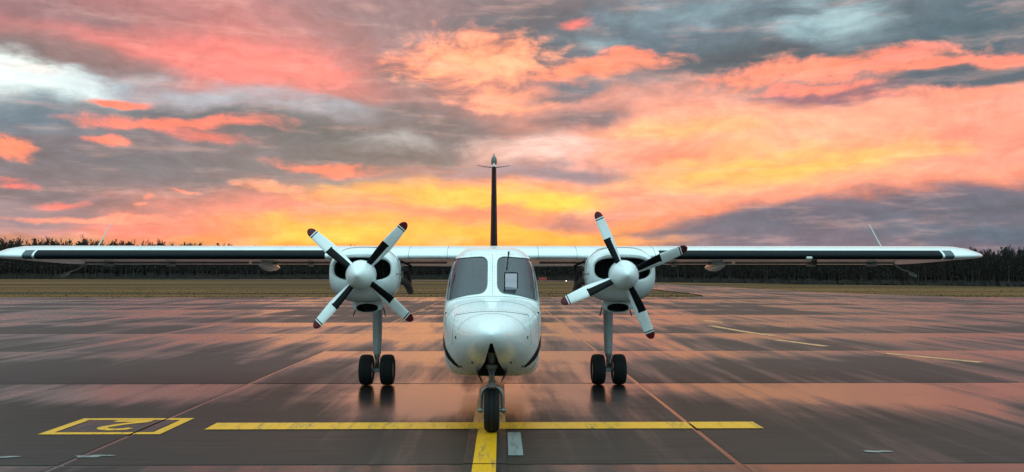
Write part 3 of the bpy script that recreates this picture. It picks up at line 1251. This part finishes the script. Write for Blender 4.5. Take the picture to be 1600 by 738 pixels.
# black cheat stripes curling under the nose
for sgn in (-1, 1):
    pts_o = [(0.60, 0.965), (0.58, 0.905), (0.54, 0.84), (0.485, 0.775), (0.42, 0.725), (0.355, 0.69)]
    pts_i = [(0.345, 0.71), (0.39, 0.755), (0.45, 0.825), (0.51, 0.90), (0.56, 0.985), (0.59, 1.06)]
    v, f = [], []
    NU, NV = 40, 8
    for k in range(NU + 1):
        u = 5 * k / NU
        i = min(4, int(u))
        a = Vector(pts_o[i]).lerp(Vector(pts_o[i + 1]), u - i)
        b = Vector(pts_i[5 - i]).lerp(Vector(pts_i[4 - i]), u - i)
        for j in range(NV + 1):
            q_ = a.lerp(b, j / NV)
            h, kk = None, 1.0
            while h is None and kk > 0.8:
                h = onfus(sgn * q_.x * kk, q_.y, 0.004)
                kk -= 0.01
            v.append(h)
    for k in range(NU):
        for j in range(NV):
            m_ = NV + 1
            f.append((k * m_ + j, k * m_ + j + 1, (k + 1) * m_ + j + 1, (k + 1) * m_ + j))
    mesh('nose_stripe', v, f, BLACKP, plane, 60)
    # stripe carried along the fuselage side
    v, f = [], []
    for k in range(25):
        y = 10.15 + 7.2 * k / 24
        for z in (1.00, 1.10):
            v.append(onfus(0, z + 0.02 * k / 24 * 10, 0.003, 'x', y, sgn))
    f = [(2 * k, 2 * k + 1, 2 * k + 3, 2 * k + 2) for k in range(24)]
    mesh('side_stripe', v, f, BLACKP, plane, 60)
    # cabin side windows
    for k in range(5):
        y0 = 11.0 + 0.86 * k
        poly = round_poly([Vector((y0, 1.42)), Vector((y0 + 0.62, 1.42)), Vector((y0 + 0.60, 1.86)), Vector((y0 + 0.04, 1.86))], 0.08)
        patch('side_window', poly, 0.003, SIDEG, plane, 4, lambda q__, s=sgn: onfus(0, q__.y, 0.003, 'x', q__.x, s))

# instrument panel and seats behind the glass
MB().box(L(0, 10.62, 1.40), (1.02, 0.32, 0.20), bev=0.04).build('instrument_panel', DASH, plane)
for sgn in (-1, 1):
    st_ = MB().box(L(sgn * 0.29, 11.18, 1.42), (0.40, 0.12, 0.50), bev=0.05)
    st_.box(L(sgn * 0.29, 11.20, 1.74), (0.22, 0.09, 0.15), bev=0.04)
    st_.build('pilot_seat', simple('seat_cloth', (0.09, 0.115, 0.14), 0.9), plane)
# wiper on the right pane
w0, w1 = onfus(0.205, 1.955, 0.022), onfus(0.178, 1.775, 0.020)
wp = MB().tube([w0, w1], 0.007, 6)
wp.tube([w0 + Vector((0, 0.05, 0.02)), w0], 0.012, 6)
wp.build('wiper', BLACKP, plane)
# ---------------------------------------------------------------- wing
def airfoil(n=34, th=0.105):
    up, lo = [], []
    for i in range(n + 1):
        x = 0.5 * (1 - math.cos(math.pi * i / n))
        t = 5 * th * (0.2969 * math.sqrt(x) - 0.126 * x - 0.3516 * x * x + 0.2843 * x ** 3 - 0.1015 * x ** 4)
        cam_ = 0.045 * (1 - ((x - 0.35) / 0.65) ** 2) if x > 0.35 else 0.045 * (1 - ((0.35 - x) / 0.35) ** 2)
        up.append((x, cam_ + t))
        lo.append((x, cam_ - t))
    return up, lo


UP, LO = airfoil()
LE_Y, LE_Z, CH_, INC = 12.30, 1.972, 2.03, 0.046


def wing_pt(x, c, off=0.0, chord=CH_, ley=LE_Y, lez=LE_Z, th=1.0):
    return L(x, ley + c[0] * chord, lez + c[1] * chord * th - INC * c[0] * chord)


def foil_ring(x, chord=CH_, ley=LE_Y, lez=LE_Z, th=1.0):
    return [wing_pt(x, c, 0, chord, ley, lez, th) for c in UP] + [wing_pt(x, c, 0, chord, ley, lez, th) for c in LO[-2:0:-1]]


TIPS = [(6.74, CH_, LE_Y, LE_Z, 1.0), (6.95, 1.98, LE_Y + .03, LE_Z + .004, .98), (7.15, 1.85, LE_Y + .12, LE_Z + .010, .86),
        (7.32, 1.62, LE_Y + .29, LE_Z + .014, .68), (7.43, 1.34, LE_Y + .50, LE_Z + .012, .46), (7.49, 1.02, LE_Y + .74, LE_Z + .004, .25), (7.505, .80, LE_Y + .90, LE_Z, .10)]
rings = [foil_ring(-t[0], *t[1:]) for t in TIPS[::-1]] + [foil_ring(x) for x in (-4.4, -2.2, -0.6, 0.6, 2.2, 4.4)] + [foil_ring(*t) for t in TIPS]
wing = MB().loft(rings).build('wing', PAINT, plane, smooth=40)


def boot(x0, x1, mat, name, off, ku, kl, n=14):
    """rubber sleeve wrapped round the leading edge"""
    loop = [c for c in UP if c[0] <= ku][::-1] + [c for c in LO[1:] if c[0] <= kl]
    v, f = [], []
    xs = [x0 + (x1 - x0) * k / n for k in range(n + 1)]
    for x in xs:
        for i, c in enumerate(loop):
            p = wing_pt(x, c)
            a, b = loop[max(i - 1, 0)], loop[min(i + 1, len(loop) - 1)]
            t = Vector((0, (b[0] - a[0]), (b[1] - a[1]))).normalized()
            nn = Vector((0, t.z, -t.y))
            if nn.y > 0 and i in range(2, len(loop) - 2):
                nn = -nn
            if i < 2:
                nn = Vector((0, 0, 1))
            if i > len(loop) - 3:
                nn = Vector((0, 0, -1))
            v.append(p + nn * off)
    m = len(loop)
    for k in range(n):
        for i in range(m - 1):
            f.append((k * m + i, k * m + i + 1, (k + 1) * m + i + 1, (k + 1) * m + i))
    return mesh(name, v, f, mat, plane, 40)


for sgn in (-1, 1):
    boot(sgn * 2.42, sgn * 6.565, BOOT, 'leading_edge_boot', 0.004, 0.072, 0.034)
    boot(sgn * 6.60, sgn * 6.735, BOOT2, 'leading_edge_boot', 0.004, 0.072, 0.034, 2)
    # underside: long flap fairings, aileron weights, gaps
    fx = sgn * 3.60
    prof = [(-0.62, .004), (-0.50, .040), (-0.25, .075), (0.05, .085), (0.35, .066), (0.58, .030), (0.70, .004)]
    rr_ = []
    for a, r_ in prof:
        rr_.append([L(fx, 13.75 + a, 1.845 - 0.03 * a) + Vector((r_ * 0.62 * math.cos(2 * math.pi * k / 14), 0, r_ * math.sin(2 * math.pi * k / 14))) for k in range(14)])
    MB().loft(rr_).build('flap_fairing', PAINT, plane)
    ax = sgn * 6.60
    arm = MB().tube([L(ax, 13.95, 1.90), L(ax, 13.80, 1.84), L(ax, 13.66, 1.795), L(ax, 13.48, 1.765), L(ax, 13.36, 1.742)], [.016, .014, .012, .012, .013], 8)
    rr_ = []
    for a, r_ in ((-0.13, .004), (-0.11, .022), (-0.03, .032), (0.05, .026), (0.09, .006)):
        rr_.append([L(ax, 13.30 + a, 1.715 + a * 0.25) + Vector((r_ * math.cos(2 * math.pi * k / 12), 0, r_ * math.sin(2 * math.pi * k / 12))) for k in range(12)])
    arm.loft(rr_)
    arm.build('aileron_weight', GREYP, plane)
    # aerial rod raked back on top
    MB().tube([L(sgn * 6.10, 13.20, 2.09), L(sgn * 6.10, 13.35, 2.22), L(sgn * 6.10, 13.68, 2.52)], [.012, .010, .007], 6).build('rod_aerial', GREYP, plane)
    # flap and aileron gap on the lower surface and hinge brackets
    for a, b in ((0.75, 3.9), (3.95, 6.55)):
        MB().tube([wing_pt(sgn * a, (0.76, -0.004)), wing_pt(sgn * b, (0.76, -0.004))], 0.010, 6).build('flap_gap', DARKM, plane)
    for hx in (2.95, 5.2, 6.2):
        MB().box(L(sgn * hx, 13.85, 1.865), (0.02, 0.34, 0.05)).build('hinge_bracket', GREYP, plane)
    # skin joints over the leading edge
    for hx in (0.66, 1.22, 2.36):
        loop = [wing_pt(sgn * hx, c) for c in UP if c[0] < 0.4][::-1] + [wing_pt(sgn * hx, c) for c in LO[1:] if c[0] < 0.4]
        MB().tube(loop, 0.003, 5).build('skin_joint', SEAM, plane)
MB().box(L(4.60, 12.305, 1.950), (0.085, 0.05, 0.035), bev=0.008).build('landing_lamp', LENS, plane)
MB().box(L(4.83, 12.72, 1.905), (0.030, 0.16, 0.10), bev=0.008).build('pitot_mast', DARKM, plane)

# ---------------------------------------------------------------- tail
def slab_foil(p0, c0, t0, p1, c1, t1, axis):
    rings = []
    for p, c, t in ((p0, c0, t0), (p1, c1, t1)):
        ring = []
        n = 20
        for k in range(n):
            a = 2 * math.pi * k / n
            u = 0.5 - 0.5 * math.cos(a)
            th_ = t / 2 * math.sin(a) * (1.25 - 0.75 * u)
            if axis == 'z':
                ring.append(Vector((p.x + th_, p.y + u * c, p.z)))
            else:
                ring.append(Vector((p.x, p.y + u * c, p.z + th_)))
        rings.append(ring)
    return rings


fr = slab_foil(L(0, 16.75, 1.93), 2.05, 0.150, L(0, 17.70, 4.00), 1.15, 0.090, 'z')
fr.append([Vector((p.x * 0.35, (p.y - (18.2 - NOSE_Y)) * 0.92 + 18.2 - NOSE_Y, p.z + 0.05)) for p in fr[1]])
fin = MB().loft(fr).build('fin', PAINT, plane, smooth=40)
# black boot on the fin's leading edge
br = slab_foil(L(0, 16.72, 2.10), 2.05, 0.163, L(0, 17.63, 3.96), 1.15, 0.103, 'z')
bv = MB()
rg = []
for t in (0, 0.25, 0.5, 0.75, 1.0):
    full = [a.lerp(b, t) for a, b in zip(br[0], br[1])]
    rg.append(full[-7:] + full[:8])
bv.loft(rg, False, False, close=False)
bv.build('fin_boot', BOOT, plane)
# beacon and whisker aerials at the top of the fin
fb = MB().lathe([(0, .055), (.03, .062), (.10, .060), (.15, .045), (.19, .012)], L(0, 17.92, 4.04), 'z', 16)
fb.tube([L(0, 17.92, 4.20), L(0, 17.92, 4.27)], [.018, .006], 8)
fb.build('fin_beacon', simple('grey_beacon', (0.16, 0.15, 0.13), 0.35), plane)
for sgn in (-1, 1):
    MB().tube([L(0, 17.80, 3.955), L(sgn * .16, 17.85, 3.975), L(sgn * .35, 17.92, 4.015)], [.010, .008, .006], 6).build('whisker_aerial', DARKM, plane)
tp = slab_foil(L(-1.88, 17.75, 1.935), 0.95, .085, L(-0.2, 17.55, 1.935), 1.25, .12, 'x') + slab_foil(L(0.2, 17.55, 1.935), 1.25, .12, L(1.88, 17.75, 1.935), 0.95, .085, 'x')
MB().loft(tp).build('tailplane', PAINT, plane, smooth=40)

# ---------------------------------------------------------------- engines
EX = 1.805


def sring(cx, y, cz, hw, zb, zt, e, n=48):
    ring = []
    for k in range(n):
        t = 2 * math.pi * k / n
        c, s = math.cos(t), math.sin(t)
        ring.append(L(cx + math.copysign(abs(c) ** (2 / e), c) * hw, y, cz + math.copysign(abs(s) ** (2 / e), s) * ((zt - cz) if s > 0 else (cz - zb))))
    return ring


BLADE_ANG = {-1: 49.0, 1: 23.5}
for sgn in (-1, 1):
    ex = sgn * EX
    nac = MB()
    # outside, from the wing forward to the lip, then back down the intake
    outer = [sring(ex, 14.75, 1.88, .05, 1.84, 1.92, 2.2), sring(ex, 14.3, 1.82, .20, 1.66, 1.97, 2.4), sring(ex, 13.6, 1.75, .36, 1.46, 2.06, 2.6),
             sring(ex, 13.0, 1.72, .44, 1.38, 2.09, 2.7), sring(ex, 12.5, 1.71, .475, 1.33, 2.105, 2.8), sring(ex, 12.15, 1.71, .487, 1.315, 2.10, 2.8),
             sring(ex, 11.97, 1.715, .482, 1.34, 2.085, 2.8), sring(ex, 11.87, 1.725, .466, 1.40, 2.06, 2.8), sring(ex, 11.81, 1.745, .445, 1.48, 2.025, 2.8),
             sring(ex, 11.785, 1.765, .420, 1.56, 1.985, 2.9), sring(ex, 11.79, 1.775, .400, 1.60, 1.955, 3.0), sring(ex, 11.83, 1.78, .388, 1.625, 1.938, 3.0)]
    nac.loft(outer, True, False, 0)
    duct = [sring(ex, 11.83, 1.78, .388, 1.625, 1.938, 3.0), sring(ex, 12.0, 1.78, .380, 1.63, 1.93, 3.0), sring(ex, 12.35, 1.78, .36, 1.64, 1.92, 3.0)]
    nac.loft(duct, False, True, 1)
    ncl = nac.build('engine_nacelle', [PAINT, DARKM], plane, smooth=40)
    for yy, prm in ((12.42, (1.711, .4785, 1.3305, 2.106, 2.8)), (12.04, (1.712, .486, 1.328, 2.094, 2.8))):
        rg_ = sring(ex, yy, prm[0], prm[1], prm[2], prm[3], prm[4])
        MB().tube(rg_ + [rg_[0]], 0.0035, 5).build('cowl_seam', SEAM, ncl)
    # cooling fins of the engine inside the intake
    for s2 in (-1, 1):
        cy = MB()
        for k in range(7):
            cy.box(L(ex + s2 * 0.25, 12.14, 1.67 + 0.036 * k), (0.18, 0.16, 0.014))
        cy.lathe([(-0.12, .05), (0.12, .05)], L(ex + s2 * 0.25, 12.16, 1.78), 'z', 10)
        cy.build('engine_cylinder', DARKM, ncl)
    # side seam with latches
    for s2 in (-1, 1):
        MB().tube([L(ex + s2 * .4885, 12.0, 1.715), L(ex + s2 * .490, 12.2, 1.712), L(ex + s2 * .478, 12.5, 1.71)], 0.004, 5).build('cowl_seam', DARKM, ncl)
        MB().box(L(ex + s2 * 0.470, 11.885, 1.715), (0.03, 0.03, 0.016)).build('cowl_latch', DARKM, ncl)
    # chin scoop
    cx = ex - sgn * 0.0
    ch = MB()
    ch.loft([sring(cx, 13.1, 1.36, .10, 1.30, 1.42, 2.4, 32), sring(cx, 12.75, 1.31, .20, 1.20, 1.42, 2.5, 32), sring(cx, 12.45, 1.28, .225, 1.165, 1.45, 2.5, 32),
             sring(cx, 12.33, 1.25, .215, 1.16, 1.42, 2.4, 32), sring(cx, 12.30, 1.235, .185, 1.160, 1.335, 2.3, 32), sring(cx, 12.29, 1.228, .170, 1.163, 1.300, 2.2, 32),
             sring(cx, 12.30, 1.228, .155, 1.170, 1.290, 2.2, 32)], True, False, 0)
    ch.loft([sring(cx, 12.30, 1.228, .155, 1.170, 1.290, 2.2, 32), sring(cx, 12.6, 1.228, .13, 1.175, 1.285, 2.2, 32)], False, True, 1)
    ch.build('chin_scoop', [PAINT, DARKM], ncl, smooth=40)
    for s2 in (-1, 1):
        MB().tube([L(cx + s2 * .19, 12.55, 1.26), L(cx + s2 * .235, 12.52, 1.10)], [.011, .009], 6).build('drain_tube', DARKM, ncl)
    # exhaust stack on the inboard flank
    ix = ex - sgn * 0.50
    eh = MB().tube([L(ix + sgn * .06, 12.35, 1.62), L(ix - sgn * .02, 12.5, 1.60), L(ix - sgn * .05, 12.7, 1.53), L(ix - sgn * .045, 13.05, 1.45)], [.05, .055, .055, .05], 12)
    eh.tube([L(ix + sgn * .05, 12.35, 1.80), L(ix - sgn * .05, 12.55, 1.78), L(ix - sgn * .06, 12.7, 1.66), L(ix - sgn * .05, 12.8, 1.54)], .035, 10)
    eh.build('exhaust_stack', RUST, ncl)
    br_ = MB().tube([L(ix + sgn * .05, 12.55, 1.90), L(ix - sgn * .09, 12.6, 1.84), L(ix - sgn * .07, 12.7, 1.66)], .018, 8)
    br_.tube([L(ix - sgn * .09, 12.6, 1.84), L(ix - sgn * .02, 12.62, 1.72)], .014, 8)
    br_.build('exhaust_bracket', DARKM, ncl)

    # ------------------------------------------------ propeller: spinner + four blades
    PY = 11.66
    sp_ = MB().lathe([(0.10, .20), (0.09, .208), (0.03, .206), (-0.04, .196), (-0.11, .172), (-0.18, .134), (-0.235, .090), (-0.275, .050), (-0.295, .024), (-0.303, .004)],
                     L(ex, PY, 1.70), 'y', 40)
    prop = sp_.build('propeller', PAINT, plane, smooth=40)
    for k in range(4):
        th_ = R(BLADE_ANG[sgn] + 90 * k)
        er = Vector((math.cos(th_), 0, math.sin(th_)))           # outward
        et_ = Vector((-math.sin(th_), 0, math.cos(th_)))         # counter-clockwise, towards the leading edge
        ef = Vector((0, -1, 0))                                  # forward
        rs = [.15, .20, .26, .33, .42, .52, .555, .62, .70, .78, .815, .83, .845, .86, .885, .915, .94, .950]
        v, f, fm = [], [], []
        M_ = 14
        for r_ in rs:
            t = (r_ - .15) / .80
            chord = 0.120 + 0.062 * math.sin(min(1, t / 0.5) * 1.57) - 0.068 * max(0, (t - .5) / .5)
            if r_ > .88:
                chord *= math.sqrt(max(0.03, 1 - ((r_ - .88) / .071) ** 2))
            thick = 0.040 * (1 - t) + 0.011
            pit = R(46 - 26 * min(1, t * 1.1))
            ct = et_ * math.cos(pit) + ef * math.sin(pit)
            nn = ef * math.cos(pit) - et_ * math.sin(pit)
            for j in range(M_):
                a = 2 * math.pi * j / M_
                u = math.cos(a)                                   # +1 = leading edge
                v.append(L(ex, PY, 1.70) + er * r_ + ct * (u * chord / 2) + nn * (math.sin(a) * thick / 2 * (1.0 + 0.35 * u)))
        for i in range(len(rs) - 1):
            rm = (rs[i] + rs[i + 1]) / 2
            for j in range(M_):
                f.append((i * M_ + j, i * M_ + (j + 1) % M_, (i + 1) * M_ + (j + 1) % M_, (i + 1) * M_ + j))
                u = math.cos(2 * math.pi * (j + 0.5) / M_)
                if rm > .86:
                    fm.append(2)
                elif .83 < rm < .845:
                    fm.append(1)
                elif rm < .555 and u > -0.10:
                    fm.append(1)
                else:
                    fm.append(0)
        f.append(tuple(range(M_)))
        fm.append(0)
        f.append(tuple(range((len(rs) - 1) * M_, len(rs) * M_)))
        fm.append(2)
        f_mark = len(v)
        for r_, u in ((.525, -.20), (.560, -.12), (.545, -.34)):
            t = (r_ - .15) / .80
            chord = 0.182 - 0.068 * max(0, (t - .5) / .5)
            pit = R(46 - 26 * min(1, t * 1.1))
            ct = et_ * math.cos(pit) + ef * math.sin(pit)
            nn = ef * math.cos(pit) - et_ * math.sin(pit)
            v.append(L(ex, PY, 1.70) + er * r_ + ct * (u * chord / 2) + nn * ((0.040 * (1 - t) + 0.011) / 2 * 1.02 + 0.002))
        f.append((f_mark, f_mark + 1, f_mark + 2))
        fm.append(1)
        mesh('blade', v, f, [PAINT, BLACKP, REDP], prop, 50, fm)

    # ------------------------------------------------ main gear
    gx, gy = sgn * 1.795, 13.30
    leg = MB()
    rr_ = []
    for z, a, b in ((1.45, .085, .13), (1.15, .078, .12), (0.75, .070, .11), (0.52, .062, .09), (0.48, .058, .08)):
        rr_.append([L(gx, gy, z) + Vector((a * math.cos(2 * math.pi * k / 24), b * math.sin(2 * math.pi * k / 24), 0)) for k in range(24)])
    leg.loft(rr_)
    gear = leg.build('main_gear_leg', GREYP, plane, smooth=40)
    ol = MB().tube([L(gx, gy, .50), L(gx, gy, .26)], .034, 16)
    ol.lathe([(-.02, .048), (.02, .048)], L(gx, gy, .455), 'z', 16)
    ol.tube([L(gx - .20, gy, .235), L(gx + .20, gy, .235)], .028, 12)
    ol.box(L(gx, gy, .245), (.10, .09, .09))
    ol.build('oleo_strut', STEEL, gear)
    tl = MB()
    tl.tube([L(gx - .03, gy - .05, .45), L(gx + .005, gy - .14, .36), L(gx - .02, gy - .05, .27)], .013, 8)
    tl.tube([L(gx + .03, gy - .05, .45), L(gx + .005, gy - .14, .36), L(gx + .02, gy - .05, .27)], .013, 8)
    tl.tube([L(gx + .045, gy - .05, .50), L(gx + .06, gy - .08, .40), L(gx + .05, gy - .06, .27)], .007, 6)
    tl.build('torque_link', STEEL, gear)
    for s2 in (-1, 1):
        c = L(gx + s2 * .162, gy, .236)
        w_, r_ = .100, .236
        prof = [(-w_ * .80, .12), (-w_ * .96, .155), (-w_, .185), (-w_ * .90, .214), (-w_ * .66, .230), (-w_ * .36, .2352), (-w_ * .34, .229), (-w_ * .28, .229), (-w_ * .26, .2358),
                (-w_ * .04, .236), (-w_ * .03, .229), (w_ * .03, .229), (w_ * .04, .236),
                (w_ * .26, .2358), (w_ * .28, .229), (w_ * .34, .229), (w_ * .36, .2352), (w_ * .66, .230), (w_ * .90, .214), (w_, .185), (w_ * .96, .155), (w_ * .80, .12)]
        wh = MB().lathe(prof, c, 'x', 40, 0, False)
        wh.lathe([(-w_ * .80, .12), (-w_ * .55, .105), (-w_ * .5, .04)], c, 'x', 24, 1)
        wh.lathe([(w_ * .5, .04), (w_ * .55, .105), (w_ * .80, .12)], c, 'x', 24, 1)
        wh.build('wheel', [TYRE, STEEL], gear, smooth=35)

# ---------------------------------------------------------------- nose gear
ng = MB()
ny = NOSE_Y
ng.tube([L(0, ny - .03, .86), L(0, ny - .03, .66)], .045, 16)
ng.tube([L(0, ny - .03, .70), L(0, ny - .03, .52)], [.030, .030], 14)
ng.box(L(0, ny - .055, .715), (.13, .10, .07), bev=.02)
ngear = ng.build('nose_gear_leg', GREYP, plane)
fk = MB()
arch = []
for k in range(13):
    t = math.pi * k / 12
    arch.append(L(-.112 * math.cos(t), ny - .02, .385 + .115 * math.sin(t)))
fk.tube([L(-.118, ny, .215)] + arch + [L(.118, ny, .215)], [.017] + [.020] * 13 + [.017], 10)
fk.tube([L(0, ny - .025, .56), L(0, ny - .022, .49)], [.034, .046], 12)
fk.tube([L(-.155, ny, .236), L(.155, ny, .236)], .020, 10)
for s2 in (-1, 1):
    fk.lathe([(-.012, .034), (.012, .034)], L(s2 * .125, ny, .236), 'x', 14)
fk.build('nose_fork', STEEL, ngear)
tl = MB()
for s2 in (-1, 1):
    tl.tube([L(s2 * .045, ny - .07, .72), L(s2 * .012, ny - .15, .62), L(s2 * .02, ny - .05, .53)], .011, 8)
tl.tube([L(-.045, ny - .07, .72), L(.045, ny - .07, .72)], .012, 8)
tl.build('torque_link', GREYP, ngear)
c = L(0, ny, .236)
w_ = .084
prof = [(-w_ * .80, .11), (-w_ * .97, .150), (-w_, .180), (-w_ * .88, .212), (-w_ * .60, .230), (-w_ * .38, .2345), (-w_ * .36, .229), (-w_ * .28, .229), (-w_ * .26, .2355),
        (w_ * .26, .2355), (w_ * .28, .229), (w_ * .36, .229), (w_ * .38, .2345), (w_ * .60, .230), (w_ * .88, .212), (w_, .180), (w_ * .97, .150), (w_ * .80, .11)]
wh = MB().lathe(prof, c, 'x', 40, 0, False)
wh.lathe([(-w_ * .80, .11), (-w_ * .6, .10), (-w_ * .55, .03)], c, 'x', 24, 1)
wh.lathe([(w_ * .55, .03), (w_ * .6, .10), (w_ * .80, .11)], c, 'x', 24, 1)
wh.build('wheel', [TYRE, STEEL], ngear, smooth=35)
for s2 in (-1, 1):       # bay doors hanging open beside the leg
    v = [L(s2 * .155, 9.0, .70), L(s2 * .165, 9.62, .60), L(s2 * .105, 9.62, .515), L(s2 * .095, 9.05, .56)]
    v += [p + Vector((s2 * .008, 0, .004)) for p in v]
    mesh('gear_door', v, [(0, 1, 2, 3), (7, 6, 5, 4), (0, 4, 5, 1), (1, 5, 6, 2), (2, 6, 7, 3), (3, 7, 4, 0)], DARKM, plane)

# ---------------------------------------------------------------- tablet on the glareshield
tab = bpy.data.objects.new('tablet', None)
col.objects.link(tab)
tag(tab, 'upright tablet in a black holder behind the right cockpit pane', 'tablet')
P0 = plane.matrix_basis @ L(0.225, 10.20, 1.47)
tab.location = P0
MB().box((0, 0.012, 0.135), (0.165, 0.014, 0.255), bev=.006).build('case', BLACKP, tab)
SCREEN = NT('screen_sky_glow')
SCREEN.b.inputs['Base Color'].default_value = (0.05, 0.06, 0.07, 1)
g_ = SCREEN.noise(SCREEN.obj(), (2, 2, 9), 2)
SCREEN.l(SCREEN.mix(g_, (0.28, 0.42, 0.52), (0.62, 0.78, 0.84)), SCREEN.b.inputs['Emission Color'])  # blue sky reflected in the screen, painted here as its own glow
SCREEN.b.inputs['Emission Strength'].default_value = 0.55
MB().box((0, 0.003, 0.137), (0.140, 0.006, 0.222), bev=.002).build('screen', SCREEN.m, tab)
MB().box((0.004, 0.0, 0.030), (0.195, 0.06, 0.055), bev=.01).build('holder', BLACKP, tab)

# ---------------------------------------------------------------- far airfield furniture
def edge_lamp(x, y, label, glow):
    o = bpy.data.objects.new('runway_lamp', None)
    col.objects.link(o)
    o.location = (x, y, -0.10)
    tag(o, label, 'lamp', 'lamps along the taxiway')
    MB().lathe([(0, .10), (.05, .10), (.07, .05), (.30, .05), (.32, .08)], (0, 0, 0), 'z', 12).build('post', DARKM, o)
    m = NT('lamp_glow')
    m.noise(m.obj())
    m.b.inputs['Base Color'].default_value = (.8, .6, .3, 1)
    m.b.inputs['Emission Color'].default_value = (1, .78, .45, 1)
    m.b.inputs['Emission Strength'].default_value = glow
    MB().lathe([(.32, .10), (.40, .13), (.50, .11), (.56, .03)], (0, 0, 0), 'z', 12).build('lens', m.m, o)


edge_lamp(15.3, 200.0, 'lit yellow lamp on the grass right of the cockpit', 3.0)
edge_lamp(44.0, 212.0, 'faintly glowing pale lamp by the runway under the right wing', 0.3)  # lens kept pale by a weak added emission
sg = bpy.data.objects.new('runway_sign', None)
col.objects.link(sg)
sg.location = (11.2, 230.0, -0.1)
tag(sg, 'small red sign board in the grass beside the cockpit', 'sign')
MB().box((0, 0, .75), (2.2, .25, .8)).build('board', simple('red_sign_face', (0.40, .05, .04), .5), sg)
for s2 in (-1, 1):
    MB().box((s2 * .8, 0, .18), (.12, .12, .40)).build('post', DARKM, sg)
